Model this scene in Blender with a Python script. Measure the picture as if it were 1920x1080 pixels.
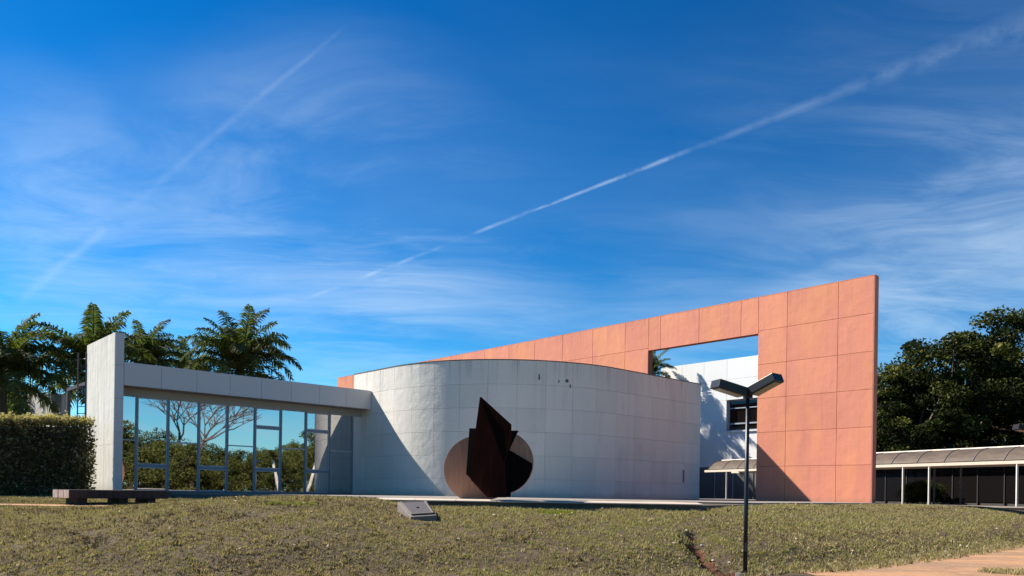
import bpy, bmesh, math, random
import numpy as np
from mathutils import Vector, Matrix

for o in list(bpy.data.objects):
    bpy.data.objects.remove(o, do_unlink=True)
scene = bpy.context.scene
COL = scene.collection
random.seed(7)
RNG = np.random.default_rng(11)
R = math.radians

# ------------------------------------------------------------------ camera
F = 1450.0            # focal length in photograph pixels (1920 wide)
HY = 924.0            # horizon row of the photograph
ROLL = 0.9
EYE = 0.20            # eye height above the plaza; the camera stands lower down the bank
cam_d = bpy.data.cameras.new('camera')
cam = bpy.data.objects.new('camera', cam_d)
COL.objects.link(cam)
cam_d.sensor_width = 36.0
cam_d.lens = F / 1920 * 36.0
cam_d.shift_y = (HY - 540) / 1920
cam_d.clip_end = 5000
cam.location = (0, 0, EYE)
cam.rotation_euler = (R(90), R(-ROLL), 0)
scene.camera = cam

def ray(x, y):
    """photograph pixel -> direction with unit depth (used to survey positions)"""
    s, c = math.sin(R(ROLL)), math.cos(R(ROLL))
    dx, dy = x - 960, y - HY
    return ((dx * c + dy * s) / F, -(-dx * s + dy * c) / F)

def W(x, y, Y):
    a, b = ray(x, y)
    return Vector((a * Y, Y, EYE + b * Y))

# building axes: v recedes to the right, u recedes to the left
VX, VY = 0.7346, 0.6785
n_ = math.hypot(VX, VY); VX /= n_; VY /= n_
UX, UY = -VY, VX
def AB(a, b, z=0.0):
    return Vector((a * VX + b * UX, a * VY + b * UY, z))
def toab(p):
    return p[0] * VX + p[1] * VY, p[0] * UX + p[1] * UY
ANG_V = math.atan2(VY, VX)
ANG_U = math.atan2(UY, UX)
def on_a(x, y, a):
    dx, dz = ray(x, y)
    t = a / (dx * VX + VY)
    return Vector((dx * t, t, EYE + dz * t))

# ------------------------------------------------------------------ sun and sky
SUN_AZ_FROM_V = 65.0   # from -v towards u
SUN_EL = 42.0
sh = (-VX * math.cos(R(SUN_AZ_FROM_V)) + UX * math.sin(R(SUN_AZ_FROM_V)),
      -VY * math.cos(R(SUN_AZ_FROM_V)) + UY * math.sin(R(SUN_AZ_FROM_V)))
SUN = Vector((sh[0] * math.cos(R(SUN_EL)), sh[1] * math.cos(R(SUN_EL)), math.sin(R(SUN_EL))))
sun_d = bpy.data.lights.new('sun', 'SUN')
sun_d.energy = 5.0
sun_d.angle = R(0.53)
sun_d.color = (1.0, 0.945, 0.86)
sun_o = bpy.data.objects.new('sun', sun_d)
sun_o.rotation_euler = SUN.to_track_quat('Z', 'Y').to_euler()
sun_o.location = (-40, 20, 60)
COL.objects.link(sun_o)

world = bpy.data.worlds.new('World')
scene.world = world
world.use_nodes = True

class NT:
    """small helper to write node graphs"""
    def __init__(s, tree):
        s.t = tree; tree.nodes.clear()
    def n(s, typ, inp=None, **kw):
        nd = s.t.nodes.new(typ)
        for k, v in kw.items():
            setattr(nd, k, v)
        if inp:
            for k, v in inp.items():
                if isinstance(v, bpy.types.NodeSocket):
                    s.t.links.new(v, nd.inputs[k])
                else:
                    nd.inputs[k].default_value = v
        return nd
    def math(s, op, a, b=None, c=None, clamp=False):
        nd = s.n('ShaderNodeMath', operation=op, use_clamp=clamp)
        for i, v in enumerate((a, b, c)):
            if v is None: continue
            if isinstance(v, bpy.types.NodeSocket): s.t.links.new(v, nd.inputs[i])
            else: nd.inputs[i].default_value = v
        return nd.outputs[0]
    def vmath(s, op, a, b=None):
        nd = s.n('ShaderNodeVectorMath', operation=op)
        for i, v in enumerate((a, b)):
            if v is None: continue
            if isinstance(v, bpy.types.NodeSocket): s.t.links.new(v, nd.inputs[i])
            else: nd.inputs[i].default_value = v
        return nd.outputs['Value'] if op == 'DOT_PRODUCT' else nd.outputs[0]
    def rng(s, v, a, b, c=0.0, d=1.0, smooth=True):
        nd = s.n('ShaderNodeMapRange', {'From Min': a, 'From Max': b, 'To Min': c, 'To Max': d}, clamp=True)
        nd.interpolation_type = 'SMOOTHSTEP' if smooth else 'LINEAR'
        s.t.links.new(v, nd.inputs['Value'])
        return nd.outputs[0]
    def noise(s, vec, scale, detail=3.0, rough=0.5, dist=0.0, out=0):
        nd = s.n('ShaderNodeTexNoise', {'Scale': scale, 'Detail': detail, 'Roughness': rough, 'Distortion': dist})
        if vec is not None: s.t.links.new(vec, nd.inputs['Vector'])
        return nd.outputs[out]
    def mapping(s, vec, loc=(0, 0, 0), rot=(0, 0, 0), scale=(1, 1, 1)):
        nd = s.n('ShaderNodeMapping', {'Location': loc, 'Rotation': rot, 'Scale': scale})
        s.t.links.new(vec, nd.inputs['Vector'])
        return nd.outputs[0]
    def mix(s, f, a, b, blend='MIX'):
        nd = s.n('ShaderNodeMix', data_type='RGBA', blend_type=blend)
        for k, v in ((0, f), (6, a), (7, b)):
            if isinstance(v, bpy.types.NodeSocket): s.t.links.new(v, nd.inputs[k])
            else: nd.inputs[k].default_value = v if k == 0 else (*v[:3], 1)
        return nd.outputs[2]

def dirpx(x, y):
    a, b = ray(x, y)
    return Vector((a, 1.0, b)).normalized()

def build_world():
    g = NT(world.node_tree)
    tc = g.n('ShaderNodeTexCoord').outputs['Generated']
    sky = g.n('ShaderNodeTexSky', sky_type='NISHITA', sun_disc=False)
    sky.sun_elevation = R(SUN_EL)
    sky.sun_rotation = math.atan2(SUN.x, SUN.y)
    sky.altitude = 1000
    sky.air_density = 1.0
    sky.dust_density = 0.15
    sky.ozone_density = 2.5
    hs = g.n('ShaderNodeHueSaturation', {'Hue': 0.5, 'Saturation': 1.22, 'Value': 1.0, 'Color': sky.outputs[0]}).outputs[0]
    hs = g.mix(1.0, hs, (0.115, 0.115, 0.115), 'MULTIPLY')
    hs = g.n('ShaderNodeGamma', {0: hs, 1: 1.32}).outputs[0]
    hs = g.mix(1.0, hs, (0.75, 10.6, 12.0), 'MULTIPLY')
    d = g.vmath('NORMALIZE', tc)
    sep = g.n('ShaderNodeSeparateXYZ', {0: d})
    zz = g.math('MAXIMUM', g.math('ADD', sep.outputs[2], 0.10), 0.03)
    px_ = g.math('DIVIDE', sep.outputs[0], zz)
    py_ = g.math('DIVIDE', sep.outputs[1], zz)
    pl = g.n('ShaderNodeCombineXYZ', {0: px_, 1: py_, 2: 0.0}).outputs[0]
    # thin high cloud, streaked, over the whole sky
    m1 = g.mapping(pl, (2.6, 1.7, 0), (0, 0, R(-32)), (0.46, 0.75, 1))
    warp = g.noise(m1, 1.1, 3, 0.55, 0.0, 1)
    wv = g.n('ShaderNodeVectorMath', operation='MULTIPLY_ADD')
    g.t.links.new(warp, wv.inputs[0]); wv.inputs[1].default_value = (1.1, 1.1, 0); g.t.links.new(m1, wv.inputs[2])
    big = g.rng(g.noise(wv.outputs[0], 0.75, 4, 0.55), 0.38, 0.66)
    fib = g.mapping(pl, (0, 0, 0), (0, 0, R(-30)), (0.75, 1.75, 1))
    fv = g.n('ShaderNodeVectorMath', operation='MULTIPLY_ADD')
    g.t.links.new(warp, fv.inputs[0]); fv.inputs[1].default_value = (1.6, 1.6, 0); g.t.links.new(fib, fv.inputs[2])
    fine = g.rng(g.noise(fv.outputs[0], 1.5, 6, 0.62), 0.28, 0.78)
    cl = g.math('MULTIPLY', big, g.math('MULTIPLY_ADD', fine, 0.75, 0.25))
    low = g.rng(sep.outputs[2], 0.62, 0.16)          # cirrus thickens with the longer view through it
    cl = g.math('MULTIPLY', cl, g.math('MULTIPLY_ADD', low, 0.93, 0.07))
    veil = g.math('MULTIPLY', g.rng(sep.outputs[2], 0.42, 0.02), g.math('MULTIPLY_ADD', fine, 0.10, 0.03))
    cl = g.math('ADD', g.math('MULTIPLY', cl, 0.16), veil)
    # banks of cirrus standing where the photograph shows them
    soft = g.math('MULTIPLY_ADD', g.rng(g.noise(fv.outputs[0], 0.9, 7, 0.66), 0.36, 0.70), 0.92, 0.08)
    for bx, by, rad_, am in ((430, 560, 17, .36), (640, 410, 14, .50), (850, 470, 11, .36), (60, 340, 8, .26), (110, 500, 12, .24), (1010, 590, 15, .14),
                             (1600, 400, 17, .20), (1890, 570, 16, .75), (1800, 300, 13, .14), (1330, 520, 11, .10)):
        dd_ = g.vmath('DOT_PRODUCT', d, tuple(dirpx(bx, by)))
        cl = g.math('ADD', cl, g.math('MULTIPLY', g.math('MULTIPLY', g.rng(dd_, math.cos(R(rad_)), 1.0), soft), am * 0.42))
    cl = g.math('ADD', cl, g.rng(sep.outputs[2], 0.16, -0.01, 0.0, 0.62))   # pale air along the horizon
    # contrails: bands along great circles
    def trail(p1, p2, w0, w1, x0, x1, amt, nscale, breakup):
        a, b = dirpx(*p1), dirpx(*p2)
        n = a.cross(b).normalized()
        t = n.cross(a).normalized()
        wob = g.math('MULTIPLY', g.math('SUBTRACT', g.noise(d, nscale * 0.35, 3, 0.6), 0.5), w0 * 1.6)
        dist = g.math('ABSOLUTE', g.math('ADD', g.vmath('DOT_PRODUCT', d, tuple(n)), wob))
        al = g.math('ARCTAN2', g.vmath('DOT_PRODUCT', d, tuple(t)), g.vmath('DOT_PRODUCT', d, tuple(a)))
        ang = a.angle(b)
        f = g.math('DIVIDE', al, ang)
        wid = g.rng(f, 0.0, 1.0, w0, w1, False)
        core = g.math('SUBTRACT', 1.0, g.math('DIVIDE', dist, wid), clamp=True)
        ends = g.math('MULTIPLY', g.rng(f, x0, x0 + 0.12), g.rng(f, x1, x1 - 0.12))
        br = g.rng(g.noise(d, nscale, 4, 0.65), breakup, breakup + 0.3)
        return g.math('MULTIPLY', g.math('MULTIPLY', core, ends), g.math('MULTIPLY', br, amt))
    tr = trail((1000, 395), (1262, 294), 0.0020, 0.0036, -0.04, 1.10, 0.34, 26, 0.28)
    tr = g.math('ADD', tr, trail((1240, 302), (1600, 163), 0.003, 0.008, 0.0, 1.1, 0.10, 18, 0.3))
    tr = g.math('ADD', tr, trail((1570, 172), (1915, 55), 0.009, 0.020, 0.0, 1.3, 0.10, 22, 0.38))
    tr = g.math('ADD', tr, trail((560, 566), (990, 398), 0.003, 0.003, 0.0, 1.05, 0.34, 9, 0.33))
    tr = g.math('ADD', tr, trail((240, 388), (650, 48), 0.007, 0.003, -0.08, 1.02, 0.08, 13, 0.30))
    tr = g.math('ADD', tr, trail((40, 560), (190, 432), 0.008, 0.006, -0.1, 1.08, 0.11, 13, 0.30))
    cl = g.math('ADD', cl, tr, clamp=True)
    colr = g.mix(cl, hs, (6.6, 8.2, 9.6))
    bg = g.n('ShaderNodeBackground', {'Color': colr, 'Strength': 0.055})
    g.n('ShaderNodeOutputWorld', {0: bg.outputs[0]})
build_world()

vs = scene.view_settings
vs.view_transform = 'Standard'
vs.look = 'None'
vs.gamma = 1.0
vs.exposure = 1.08
vs.use_curve_mapping = False
scene.render.engine = 'CYCLES'

# ------------------------------------------------------------------ materials
MATS = {}
def mat(name):
    m = bpy.data.materials.new(name); m.use_nodes = True
    MATS[name] = m
    return m, NT(m.node_tree)
def finish(g, col, rough=0.8, bump=None, bstr=0.3, bdist=0.02, metal=0.0, spec=0.3, trans=None):
    p = g.n('ShaderNodeBsdfPrincipled', {'Roughness': rough, 'Metallic': metal, 'Specular IOR Level': spec})
    if isinstance(col, bpy.types.NodeSocket): g.t.links.new(col, p.inputs['Base Color'])
    else: p.inputs['Base Color'].default_value = (*col, 1)
    if bump is not None:
        b = g.n('ShaderNodeBump', {'Strength': bstr, 'Distance': bdist, 'Height': bump})
        g.t.links.new(b.outputs[0], p.inputs['Normal'])
    sh_ = p.outputs[0]
    if trans is not None:
        t = g.n('ShaderNodeBsdfTranslucent', {'Color': trans[0]}) if not isinstance(trans[0], tuple) else g.n('ShaderNodeBsdfTranslucent', {'Color': (*trans[0], 1)})
        sh_ = g.n('ShaderNodeMixShader', {0: trans[1], 1: sh_, 2: t.outputs[0]}).outputs[0]
    g.n('ShaderNodeOutputMaterial', {0: sh_})

def wall_mat(name, base, dirt, streak=0.5, rnd=0.08, bstr=0.35, wave=0.0, rough=0.85, tint=None, wash=0.0, drip=None, splash=None):
    m, g = mat(name)
    geo = g.n('ShaderNodeNewGeometry').outputs['Position']
    rn = g.n('ShaderNodeObjectInfo').outputs['Random']
    st = g.noise(g.mapping(geo, scale=(2.6, 2.6, 0.16)), 1.0, 5, 0.65)
    bl = g.noise(geo, 0.7, 5, 0.6)
    fi = g.noise(geo, 14.0, 4, 0.6)
    f = g.math('MULTIPLY', g.rng(st, 0.42, 0.78), g.rng(bl, 0.3, 0.7))
    f = g.math('MULTIPLY', f, streak, clamp=True)
    c = g.mix(f, base, dirt)
    c = g.mix(g.math('MULTIPLY', g.rng(fi, 0.4, 0.75), 0.14), c, dirt)
    if tint:
        c = g.mix(g.math('MULTIPLY', g.rng(g.noise(g.mapping(geo, scale=(1.0, 1.0, 0.35)), 0.5, 4, 0.6), 0.42, 0.66), tint[1]), c, tint[0])
    if wash:   # brushed vertical marks
        wv = g.noise(g.mapping(geo, scale=(9, 9, 0.5)), 1.0, 4, 0.6)
        c = g.mix(g.math('MULTIPLY', g.rng(wv, 0.35, 0.75), wash), c, dirt)
    if drip:    # rain stains running down from the coping
        sp = g.n('ShaderNodeSeparateXYZ', {0: geo}).outputs[2]
        ln = g.math('MULTIPLY', g.noise(g.mapping(geo, scale=(1.6, 1.6, 0.02)), 1.0, 4, 0.6), drip[1] * 2)
        below = g.math('SUBTRACT', drip[0], sp)
        fd = g.math('SUBTRACT', 1.0, g.math('DIVIDE', below, ln), clamp=True)
        sk = g.rng(g.noise(g.mapping(geo, scale=(5.5, 5.5, 0.06)), 1.0, 5, 0.7), 0.45, 0.75)
        c = g.mix(g.math('MULTIPLY', g.math('MULTIPLY', fd, sk), drip[3]), c, drip[2])
    if splash:  # soil splashed on the foot of the wall
        sp = g.n('ShaderNodeSeparateXYZ', {0: geo}).outputs[2]
        top = g.math('MULTIPLY', g.noise(geo, 1.3, 5, 0.65), splash[0] * 2)
        fs_ = g.math('SUBTRACT', 1.0, g.math('DIVIDE', sp, top), clamp=True)
        c = g.mix(g.math('MULTIPLY', fs_, splash[2]), c, splash[1])
    v = g.math('MULTIPLY_ADD', rn, rnd * 2, 1 - rnd)
    vv = g.n('ShaderNodeCombineXYZ', {0: v, 1: v, 2: v}).outputs[0]
    c = g.mix(1.0, c, vv, 'MULTIPLY')
    h = g.math('ADD', g.math('MULTIPLY', g.noise(geo, 26, 4, 0.6), 0.25), g.math('MULTIPLY', g.noise(geo, 2.2, 3, 0.55), wave))
    finish(g, c, rough, h, bstr, 0.05)
    return m

wall_mat('white_paint', (0.745, 0.69, 0.60), (0.46, 0.44, 0.40), 0.5, 0.045, 0.45, 0.9, drip=(6.25, 1.1, (0.22, 0.20, 0.18), .55), splash=(.35, (0.36, 0.29, 0.22), .5))
wall_mat('bright_white', (0.82, 0.80, 0.76), (0.64, 0.61, 0.56), 0.25, 0.02, 0.12, 0.1)
wall_mat('fin_concrete', (0.70, 0.67, 0.59), (0.38, 0.36, 0.31), 0.8, 0.04, 0.6, 0.6, wash=0.5, drip=(6.4, 1.8, (0.2, 0.19, 0.17), .6), splash=(.5, (0.3, 0.25, 0.2), .5))
wall_mat('old_concrete', (0.50, 0.47, 0.41), (0.22, 0.20, 0.17), 0.9, 0.03, 0.5, 0.5, wash=0.75)
wall_mat('coral_paint', (0.68, 0.25, 0.162), (0.48, 0.185, 0.125), 0.9, 0.045, 0.7, 0.5, tint=((0.74, 0.295, 0.145), 0.8), wash=0.18, drip=(10.4, 1.6, (0.40, 0.17, 0.11), .4), splash=(.3, (0.36, 0.19, 0.13), .5))
wall_mat('fascia_metal', (0.60, 0.57, 0.54), (0.50, 0.48, 0.46), 0.3, 0.03, 0.1, 0.1, rough=0.6)
wall_mat('joint_shadow', (0.42, 0.41, 0.39), (0.3, 0.29, 0.27), 0.4, 0.0)
wall_mat('coral_joint', (0.36, 0.12, 0.075), (0.28, 0.1, 0.06), 0.4, 0.0)
wall_mat('soffit_board', (0.36, 0.33, 0.29), (0.28, 0.25, 0.21), 0.5, 0.02, 0.15, 0.2)
wall_mat('interior', (0.25, 0.24, 0.23), (0.18, 0.17, 0.16), 0.4, 0.0, 0.2)
wall_mat('paving_field', (0.24, 0.21, 0.18), (0.15, 0.13, 0.11), 0.7, 0.06, 0.5, 0.3)
wall_mat('kerb', (0.50, 0.40, 0.315), (0.32, 0.25, 0.19), 0.6, 0.06, 0.5, 0.3)
wall_mat('paving', (0.56, 0.48, 0.40), (0.34, 0.28, 0.23), 0.7, 0.06, 0.5, 0.3)
wall_mat('dark_concrete', (0.13, 0.12, 0.105), (0.06, 0.055, 0.05), 0.8, 0.03, 0.6, 0.6)
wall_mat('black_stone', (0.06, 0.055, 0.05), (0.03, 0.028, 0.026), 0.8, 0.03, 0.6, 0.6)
wall_mat('roofing', (0.26, 0.25, 0.24), (0.16, 0.15, 0.15), 0.6, 0.0)
wall_mat('stone_white', (0.75, 0.72, 0.66), (0.45, 0.4, 0.34), 0.5, 0.08, 0.8, 0.8)
wall_mat('wood_beam', (0.085, 0.055, 0.045), (0.035, 0.025, 0.022), 0.9, 0.15, 0.8, 0.6, wash=0.8)
wall_mat('sunlit_wood', (0.62, 0.48, 0.40), (0.42, 0.31, 0.25), 0.9, 0.1, 0.8, 0.6, wash=0.5)  # paler copy of the bench timber, with sunlight put into the colour
wall_mat('bronze', (0.105, 0.09, 0.085), (0.075, 0.065, 0.06), 0.6, 0.0, 0.4, 0.4, rough=0.5)
wall_mat('plinth_stone', (0.17, 0.145, 0.125), (0.10, 0.085, 0.075), 0.7, 0.02, 0.6, 0.5)
wall_mat('shade_panel', (0.16, 0.155, 0.15), (0.10, 0.095, 0.09), 0.6, 0.06, 0.15, 0.2)

def metal_mat(name, col, rough, metal=0.0, spec=0.4, n=0.25):
    m, g = mat(name)
    geo = g.n('ShaderNodeNewGeometry').outputs['Position']
    k = g.noise(geo, 6, 4, 0.6)
    c = g.mix(g.math('MULTIPLY', g.rng(k, 0.4, 0.7), n), col, tuple(x * 0.55 for x in col))
    finish(g, c, rough, g.noise(geo, 40, 2), 0.08, 0.01, metal, spec)
metal_mat('aluminium', (0.20, 0.23, 0.27), 0.45, 0.3)
metal_mat('light_frame', (0.42, 0.45, 0.48), 0.45, 0.2)
metal_mat('black_paint', (0.012, 0.012, 0.013), 0.38)
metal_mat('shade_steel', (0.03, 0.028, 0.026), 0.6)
metal_mat('dark_steel', (0.07, 0.06, 0.06), 0.5)
metal_mat('post_paint', (0.62, 0.60, 0.56), 0.5)
metal_mat('beam_paint', (0.62, 0.53, 0.43), 0.55)
metal_mat('rib_paint', (0.13, 0.11, 0.11), 0.55)
metal_mat('lamp_lens', (0.34, 0.31, 0.24), 0.25, 0.0, 0.6)
metal_mat('lamp_grey', (0.20, 0.20, 0.20), 0.45)

def rust(name, c1, c2, c3, spec=.25):
    m, g = mat(name)
    geo = g.n('ShaderNodeNewGeometry').outputs['Position']
    a = g.noise(g.mapping(geo, scale=(2.2, 2.2, 0.7)), 1.0, 5, 0.6)
    b = g.noise(g.mapping(geo, scale=(5, 5, 0.6)), 1.6, 4, 0.6)
    c = g.mix(g.rng(a, 0.35, 0.65), c1, c2)
    c = g.mix(g.math('MULTIPLY', g.rng(b, 0.52, 0.72), 0.6), c, c3)
    finish(g, c, 0.82, g.noise(geo, 30, 4), 0.3, 0.01, 0.0, spec)
rust('rust_disc', (0.42, 0.225, 0.15), (0.32, 0.185, 0.13), (0.54, 0.30, 0.18))
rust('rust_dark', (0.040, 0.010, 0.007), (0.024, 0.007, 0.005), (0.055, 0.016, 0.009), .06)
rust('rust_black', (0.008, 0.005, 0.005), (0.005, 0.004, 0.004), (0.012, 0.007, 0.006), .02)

def glass_mat():
    m, g = mat('glazing')
    geo = g.n('ShaderNodeNewGeometry').outputs['Position']
    b = g.n('ShaderNodeBump', {'Strength': 0.02, 'Distance': 0.02, 'Height': g.noise(geo, 0.8, 2)})
    gl = g.n('ShaderNodeBsdfGlossy', {'Color': (0.86, 0.84, 0.84, 1), 'Roughness': 0.012, 'Normal': b.outputs[0]})
    tr = g.n('ShaderNodeBsdfTransparent', {'Color': (0.16, 0.18, 0.20, 1)})
    mx = g.n('ShaderNodeMixShader', {0: 0.60, 1: tr.outputs[0], 2: gl.outputs[0]})
    g.n('ShaderNodeOutputMaterial', {0: mx.outputs[0]})
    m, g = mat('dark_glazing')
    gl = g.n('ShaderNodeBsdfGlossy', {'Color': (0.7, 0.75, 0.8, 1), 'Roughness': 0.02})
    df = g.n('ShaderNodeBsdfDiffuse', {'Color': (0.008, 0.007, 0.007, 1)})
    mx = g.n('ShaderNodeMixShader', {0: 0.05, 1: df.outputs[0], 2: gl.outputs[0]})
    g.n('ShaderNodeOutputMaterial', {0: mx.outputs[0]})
    m, g = mat('polycarbonate')
    geo = g.n('ShaderNodeNewGeometry').outputs['Position']
    k = g.rng(g.noise(g.mapping(geo, scale=(1, 1, 3)), 1.3, 4, 0.6), 0.3, 0.7)
    c = g.mix(k, (0.20, 0.15, 0.11), (0.14, 0.105, 0.08))
    finish(g, c, 0.35, None, spec=0.4, trans=((0.16, 0.13, 0.11), 0.35))
glass_mat()

def leaf_mat(name, c1, c2, c3, tr=0.3, tint=(1.1, 1.25, 0.5)):
    m, g = mat(name)
    at = g.n('ShaderNodeAttribute', attribute_name='tone').outputs['Fac']
    cr = g.n('ShaderNodeValToRGB', {0: at})
    e = cr.color_ramp.elements
    e[0].color = (*c1, 1); e[1].color = (*c3, 1)
    k = cr.color_ramp.elements.new(0.5); k.color = (*c2, 1)
    tcol = g.mix(1.0, cr.outputs[0], tint, 'MULTIPLY')
    finish(g, cr.outputs[0], 0.75, None, spec=0.08, trans=(tcol, tr))
leaf_mat('tree_leaf', (0.008, 0.012, 0.005), (0.032, 0.042, 0.011), (0.20, 0.19, 0.05), .18)
leaf_mat('light_leaf', (0.045, 0.055, 0.016), (0.095, 0.105, 0.03), (0.17, 0.17, 0.045))
leaf_mat('palm_leaf', (0.032, 0.042, 0.018), (0.075, 0.092, 0.028), (0.16, 0.17, 0.045), 0.3)
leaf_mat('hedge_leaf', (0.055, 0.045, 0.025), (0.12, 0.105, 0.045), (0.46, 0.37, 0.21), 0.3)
leaf_mat('grass_blade', (0.05, 0.036, 0.026), (0.47, 0.37, 0.21), (0.25, 0.255, 0.072), 0.3, (1.05, 1.05, 0.62))
leaf_mat('weed_leaf', (0.15, 0.17, 0.03), (0.24, 0.25, 0.04), (0.32, 0.31, 0.06), 0.25)

def bark(name, c1, c2):
    m, g = mat(name)
    geo = g.n('ShaderNodeNewGeometry').outputs['Position']
    k = g.noise(g.mapping(geo, scale=(5, 5, 1.2)), 1.5, 4, 0.6)
    finish(g, g.mix(g.rng(k, 0.35, 0.65), c1, c2), 0.9, k, 0.5, 0.03)
bark('bark', (0.10, 0.075, 0.055), (0.05, 0.038, 0.03))
bark('pale_bark', (0.55, 0.53, 0.48), (0.36, 0.34, 0.30))
bark('bare_bark', (0.17, 0.13, 0.12), (0.10, 0.08, 0.075))

def ground_mats():
    m, g = mat('soil')
    geo = g.n('ShaderNodeNewGeometry').outputs['Position']
    a = g.noise(geo, 0.35, 5, 0.6); b = g.noise(geo, 9, 5, 0.7)
    c = g.mix(g.rng(a, 0.35, 0.65), (0.075, 0.053, 0.037), (0.062, 0.050, 0.028))
    c = g.mix(g.rng(b, 0.35, 0.7), c, (0.135, 0.10, 0.064))
    finish(g, c, 0.95, b, 0.8, 0.05, spec=0.1)
    m, g = mat('bare_earth')
    geo = g.n('ShaderNodeNewGeometry').outputs['Position']
    a = g.noise(geo, 2.5, 5, 0.65); b = g.noise(geo, 14, 4, 0.7)
    c = g.mix(g.rng(a, 0.35, 0.65), (0.06, 0.026, 0.017), (0.18, 0.088, 0.05))
    finish(g, c, 0.95, b, 0.9, 0.06, spec=0.1)
    m, g = mat('path_earth')
    geo = g.n('ShaderNodeNewGeometry').outputs['Position']
    a = g.noise(g.mapping(geo, rot=(0, 0, R(-40)), scale=(0.25, 1.3, 1)), 1.0, 6, 0.65)
    b = g.noise(geo, 7, 5, 0.7)
    c = g.mix(g.rng(a, 0.36, 0.64), (0.42, 0.225, 0.12), (0.26, 0.165, 0.105))
    c = g.mix(g.math('MULTIPLY', g.rng(b, 0.5, 0.75), 0.6), c, (0.48, 0.33, 0.21))
    c = g.mix(g.math('MULTIPLY', g.rng(g.noise(geo, 1.1, 6, 0.7), 0.5, 0.7), 0.55), c, (0.20, 0.125, 0.08))
    finish(g, c, 0.95, b, 0.6, 0.03, spec=0.1)
ground_mats()

# ------------------------------------------------------------------ object helpers
WLOC = {}
def new_obj(name, data, parent=None, loc=(0, 0, 0), rot=None):
    o = bpy.data.objects.new(name, data)
    COL.objects.link(o)
    loc = Vector(loc)
    WLOC[o] = loc.copy()
    if parent is not None:
        o.parent = parent
        o.location = loc - WLOC[parent]
    else:
        o.location = loc
    if rot is not None:
        o.rotation_euler = rot
    return o
def tag(o, label=None, cat=None, group=None, kind=None):
    if label: o['label'] = label
    if cat: o['category'] = cat
    if group: o['group'] = group
    if kind: o['kind'] = kind
    return o
def root(name, loc, label, cat, group=None):
    o = new_obj(name, None, None, loc)
    o.empty_display_size = 0.2
    return tag(o, label, cat, group)

class MB:
    """collects shapes in world coordinates; build() makes ONE mesh object"""
    def __init__(s): s.v = []; s.f = []
    def add(s, vs_, fs_):
        k = len(s.v); s.v += [tuple(p) for p in vs_]; s.f += [tuple(i + k for i in q) for q in fs_]
        return s
    def box(s, c, x, y, z):
        """centre and three half-axis vectors"""
        c, x, y, z = map(Vector, (c, x, y, z))
        p = [c + sx * x + sy * y + sz * z for sz in (-1, 1) for sy in (-1, 1) for sx in (-1, 1)]
        f = [(0, 2, 3, 1), (4, 5, 7, 6), (0, 1, 5, 4), (2, 6, 7, 3), (0, 4, 6, 2), (1, 3, 7, 5)]
        if x.cross(y).dot(z) < 0: f = [q[::-1] for q in f]
        return s.add(p, f)
    def boxab(s, a0, a1, b0, b1, z0, z1):
        c = AB((a0 + a1) / 2, (b0 + b1) / 2, (z0 + z1) / 2)
        return s.box(c, AB((a1 - a0) / 2, 0), AB(0, (b1 - b0) / 2), (0, 0, (z1 - z0) / 2))
    def prism(s, pts, off):
        pts = [Vector(p) for p in pts]; off = Vector(off); n = len(pts)
        nrm = sum(((pts[i].cross(pts[(i + 1) % n])) for i in range(n)), Vector())
        f = [tuple(range(n))[::-1], tuple(range(n, 2 * n))] + [(i, (i + 1) % n, (i + 1) % n + n, i + n) for i in range(n)]
        if nrm.dot(off) < 0: f = [q[::-1] for q in f]
        return s.add(pts + [p + off for p in pts], f)
    def tube(s, path, rad, n=8, cap=True):
        path = [Vector(p) for p in path]
        if not hasattr(rad, '__len__'): rad = [rad] * len(path)
        vs_, fs_ = [], []
        for i, p in enumerate(path):
            d = (path[min(i + 1, len(path) - 1)] - path[max(i - 1, 0)]).normalized()
            ref = Vector((0, 0, 1)) if abs(d.z) < 0.9 else Vector((1, 0, 0))
            a = d.cross(ref).normalized(); b = d.cross(a)
            for k in range(n):
                t = 2 * math.pi * k / n
                vs_.append(p + (a * math.cos(t) + b * math.sin(t)) * rad[i])
        for i in range(len(path) - 1):
            for k in range(n):
                fs_.append((i * n + k, i * n + (k + 1) % n, (i + 1) * n + (k + 1) % n, (i + 1) * n + k))
        if cap:
            fs_.append(tuple(range(n))); fs_.append(tuple(range((len(path) - 1) * n, len(path) * n))[::-1])
        return s.add(vs_, fs_)
    def mesh(s, name, m, loc=(0, 0, 0), smooth=False):
        loc = Vector(loc)
        me = bpy.data.meshes.new(name)
        me.from_pydata([tuple(Vector(p) - loc) for p in s.v], [], s.f)
        bm = bmesh.new(); bm.from_mesh(me)
        bmesh.ops.recalc_face_normals(bm, faces=bm.faces); bm.to_mesh(me); bm.free()
        me.materials.append(MATS[m])
        if smooth:
            for q in me.polygons: q.use_smooth = True
        return me
    def build(s, name, m, parent=None, loc=None, smooth=False, bevel=0.0):
        if loc is None:
            loc = WLOC[parent] if parent is not None else Vector((0, 0, 0))
        o = new_obj(name, s.mesh(name, m, loc, smooth), parent, loc)
        if bevel:
            b = o.modifiers.new('bevel', 'BEVEL'); b.width = bevel; b.segments = 2; b.limit_method = 'ANGLE'
        return o

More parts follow.
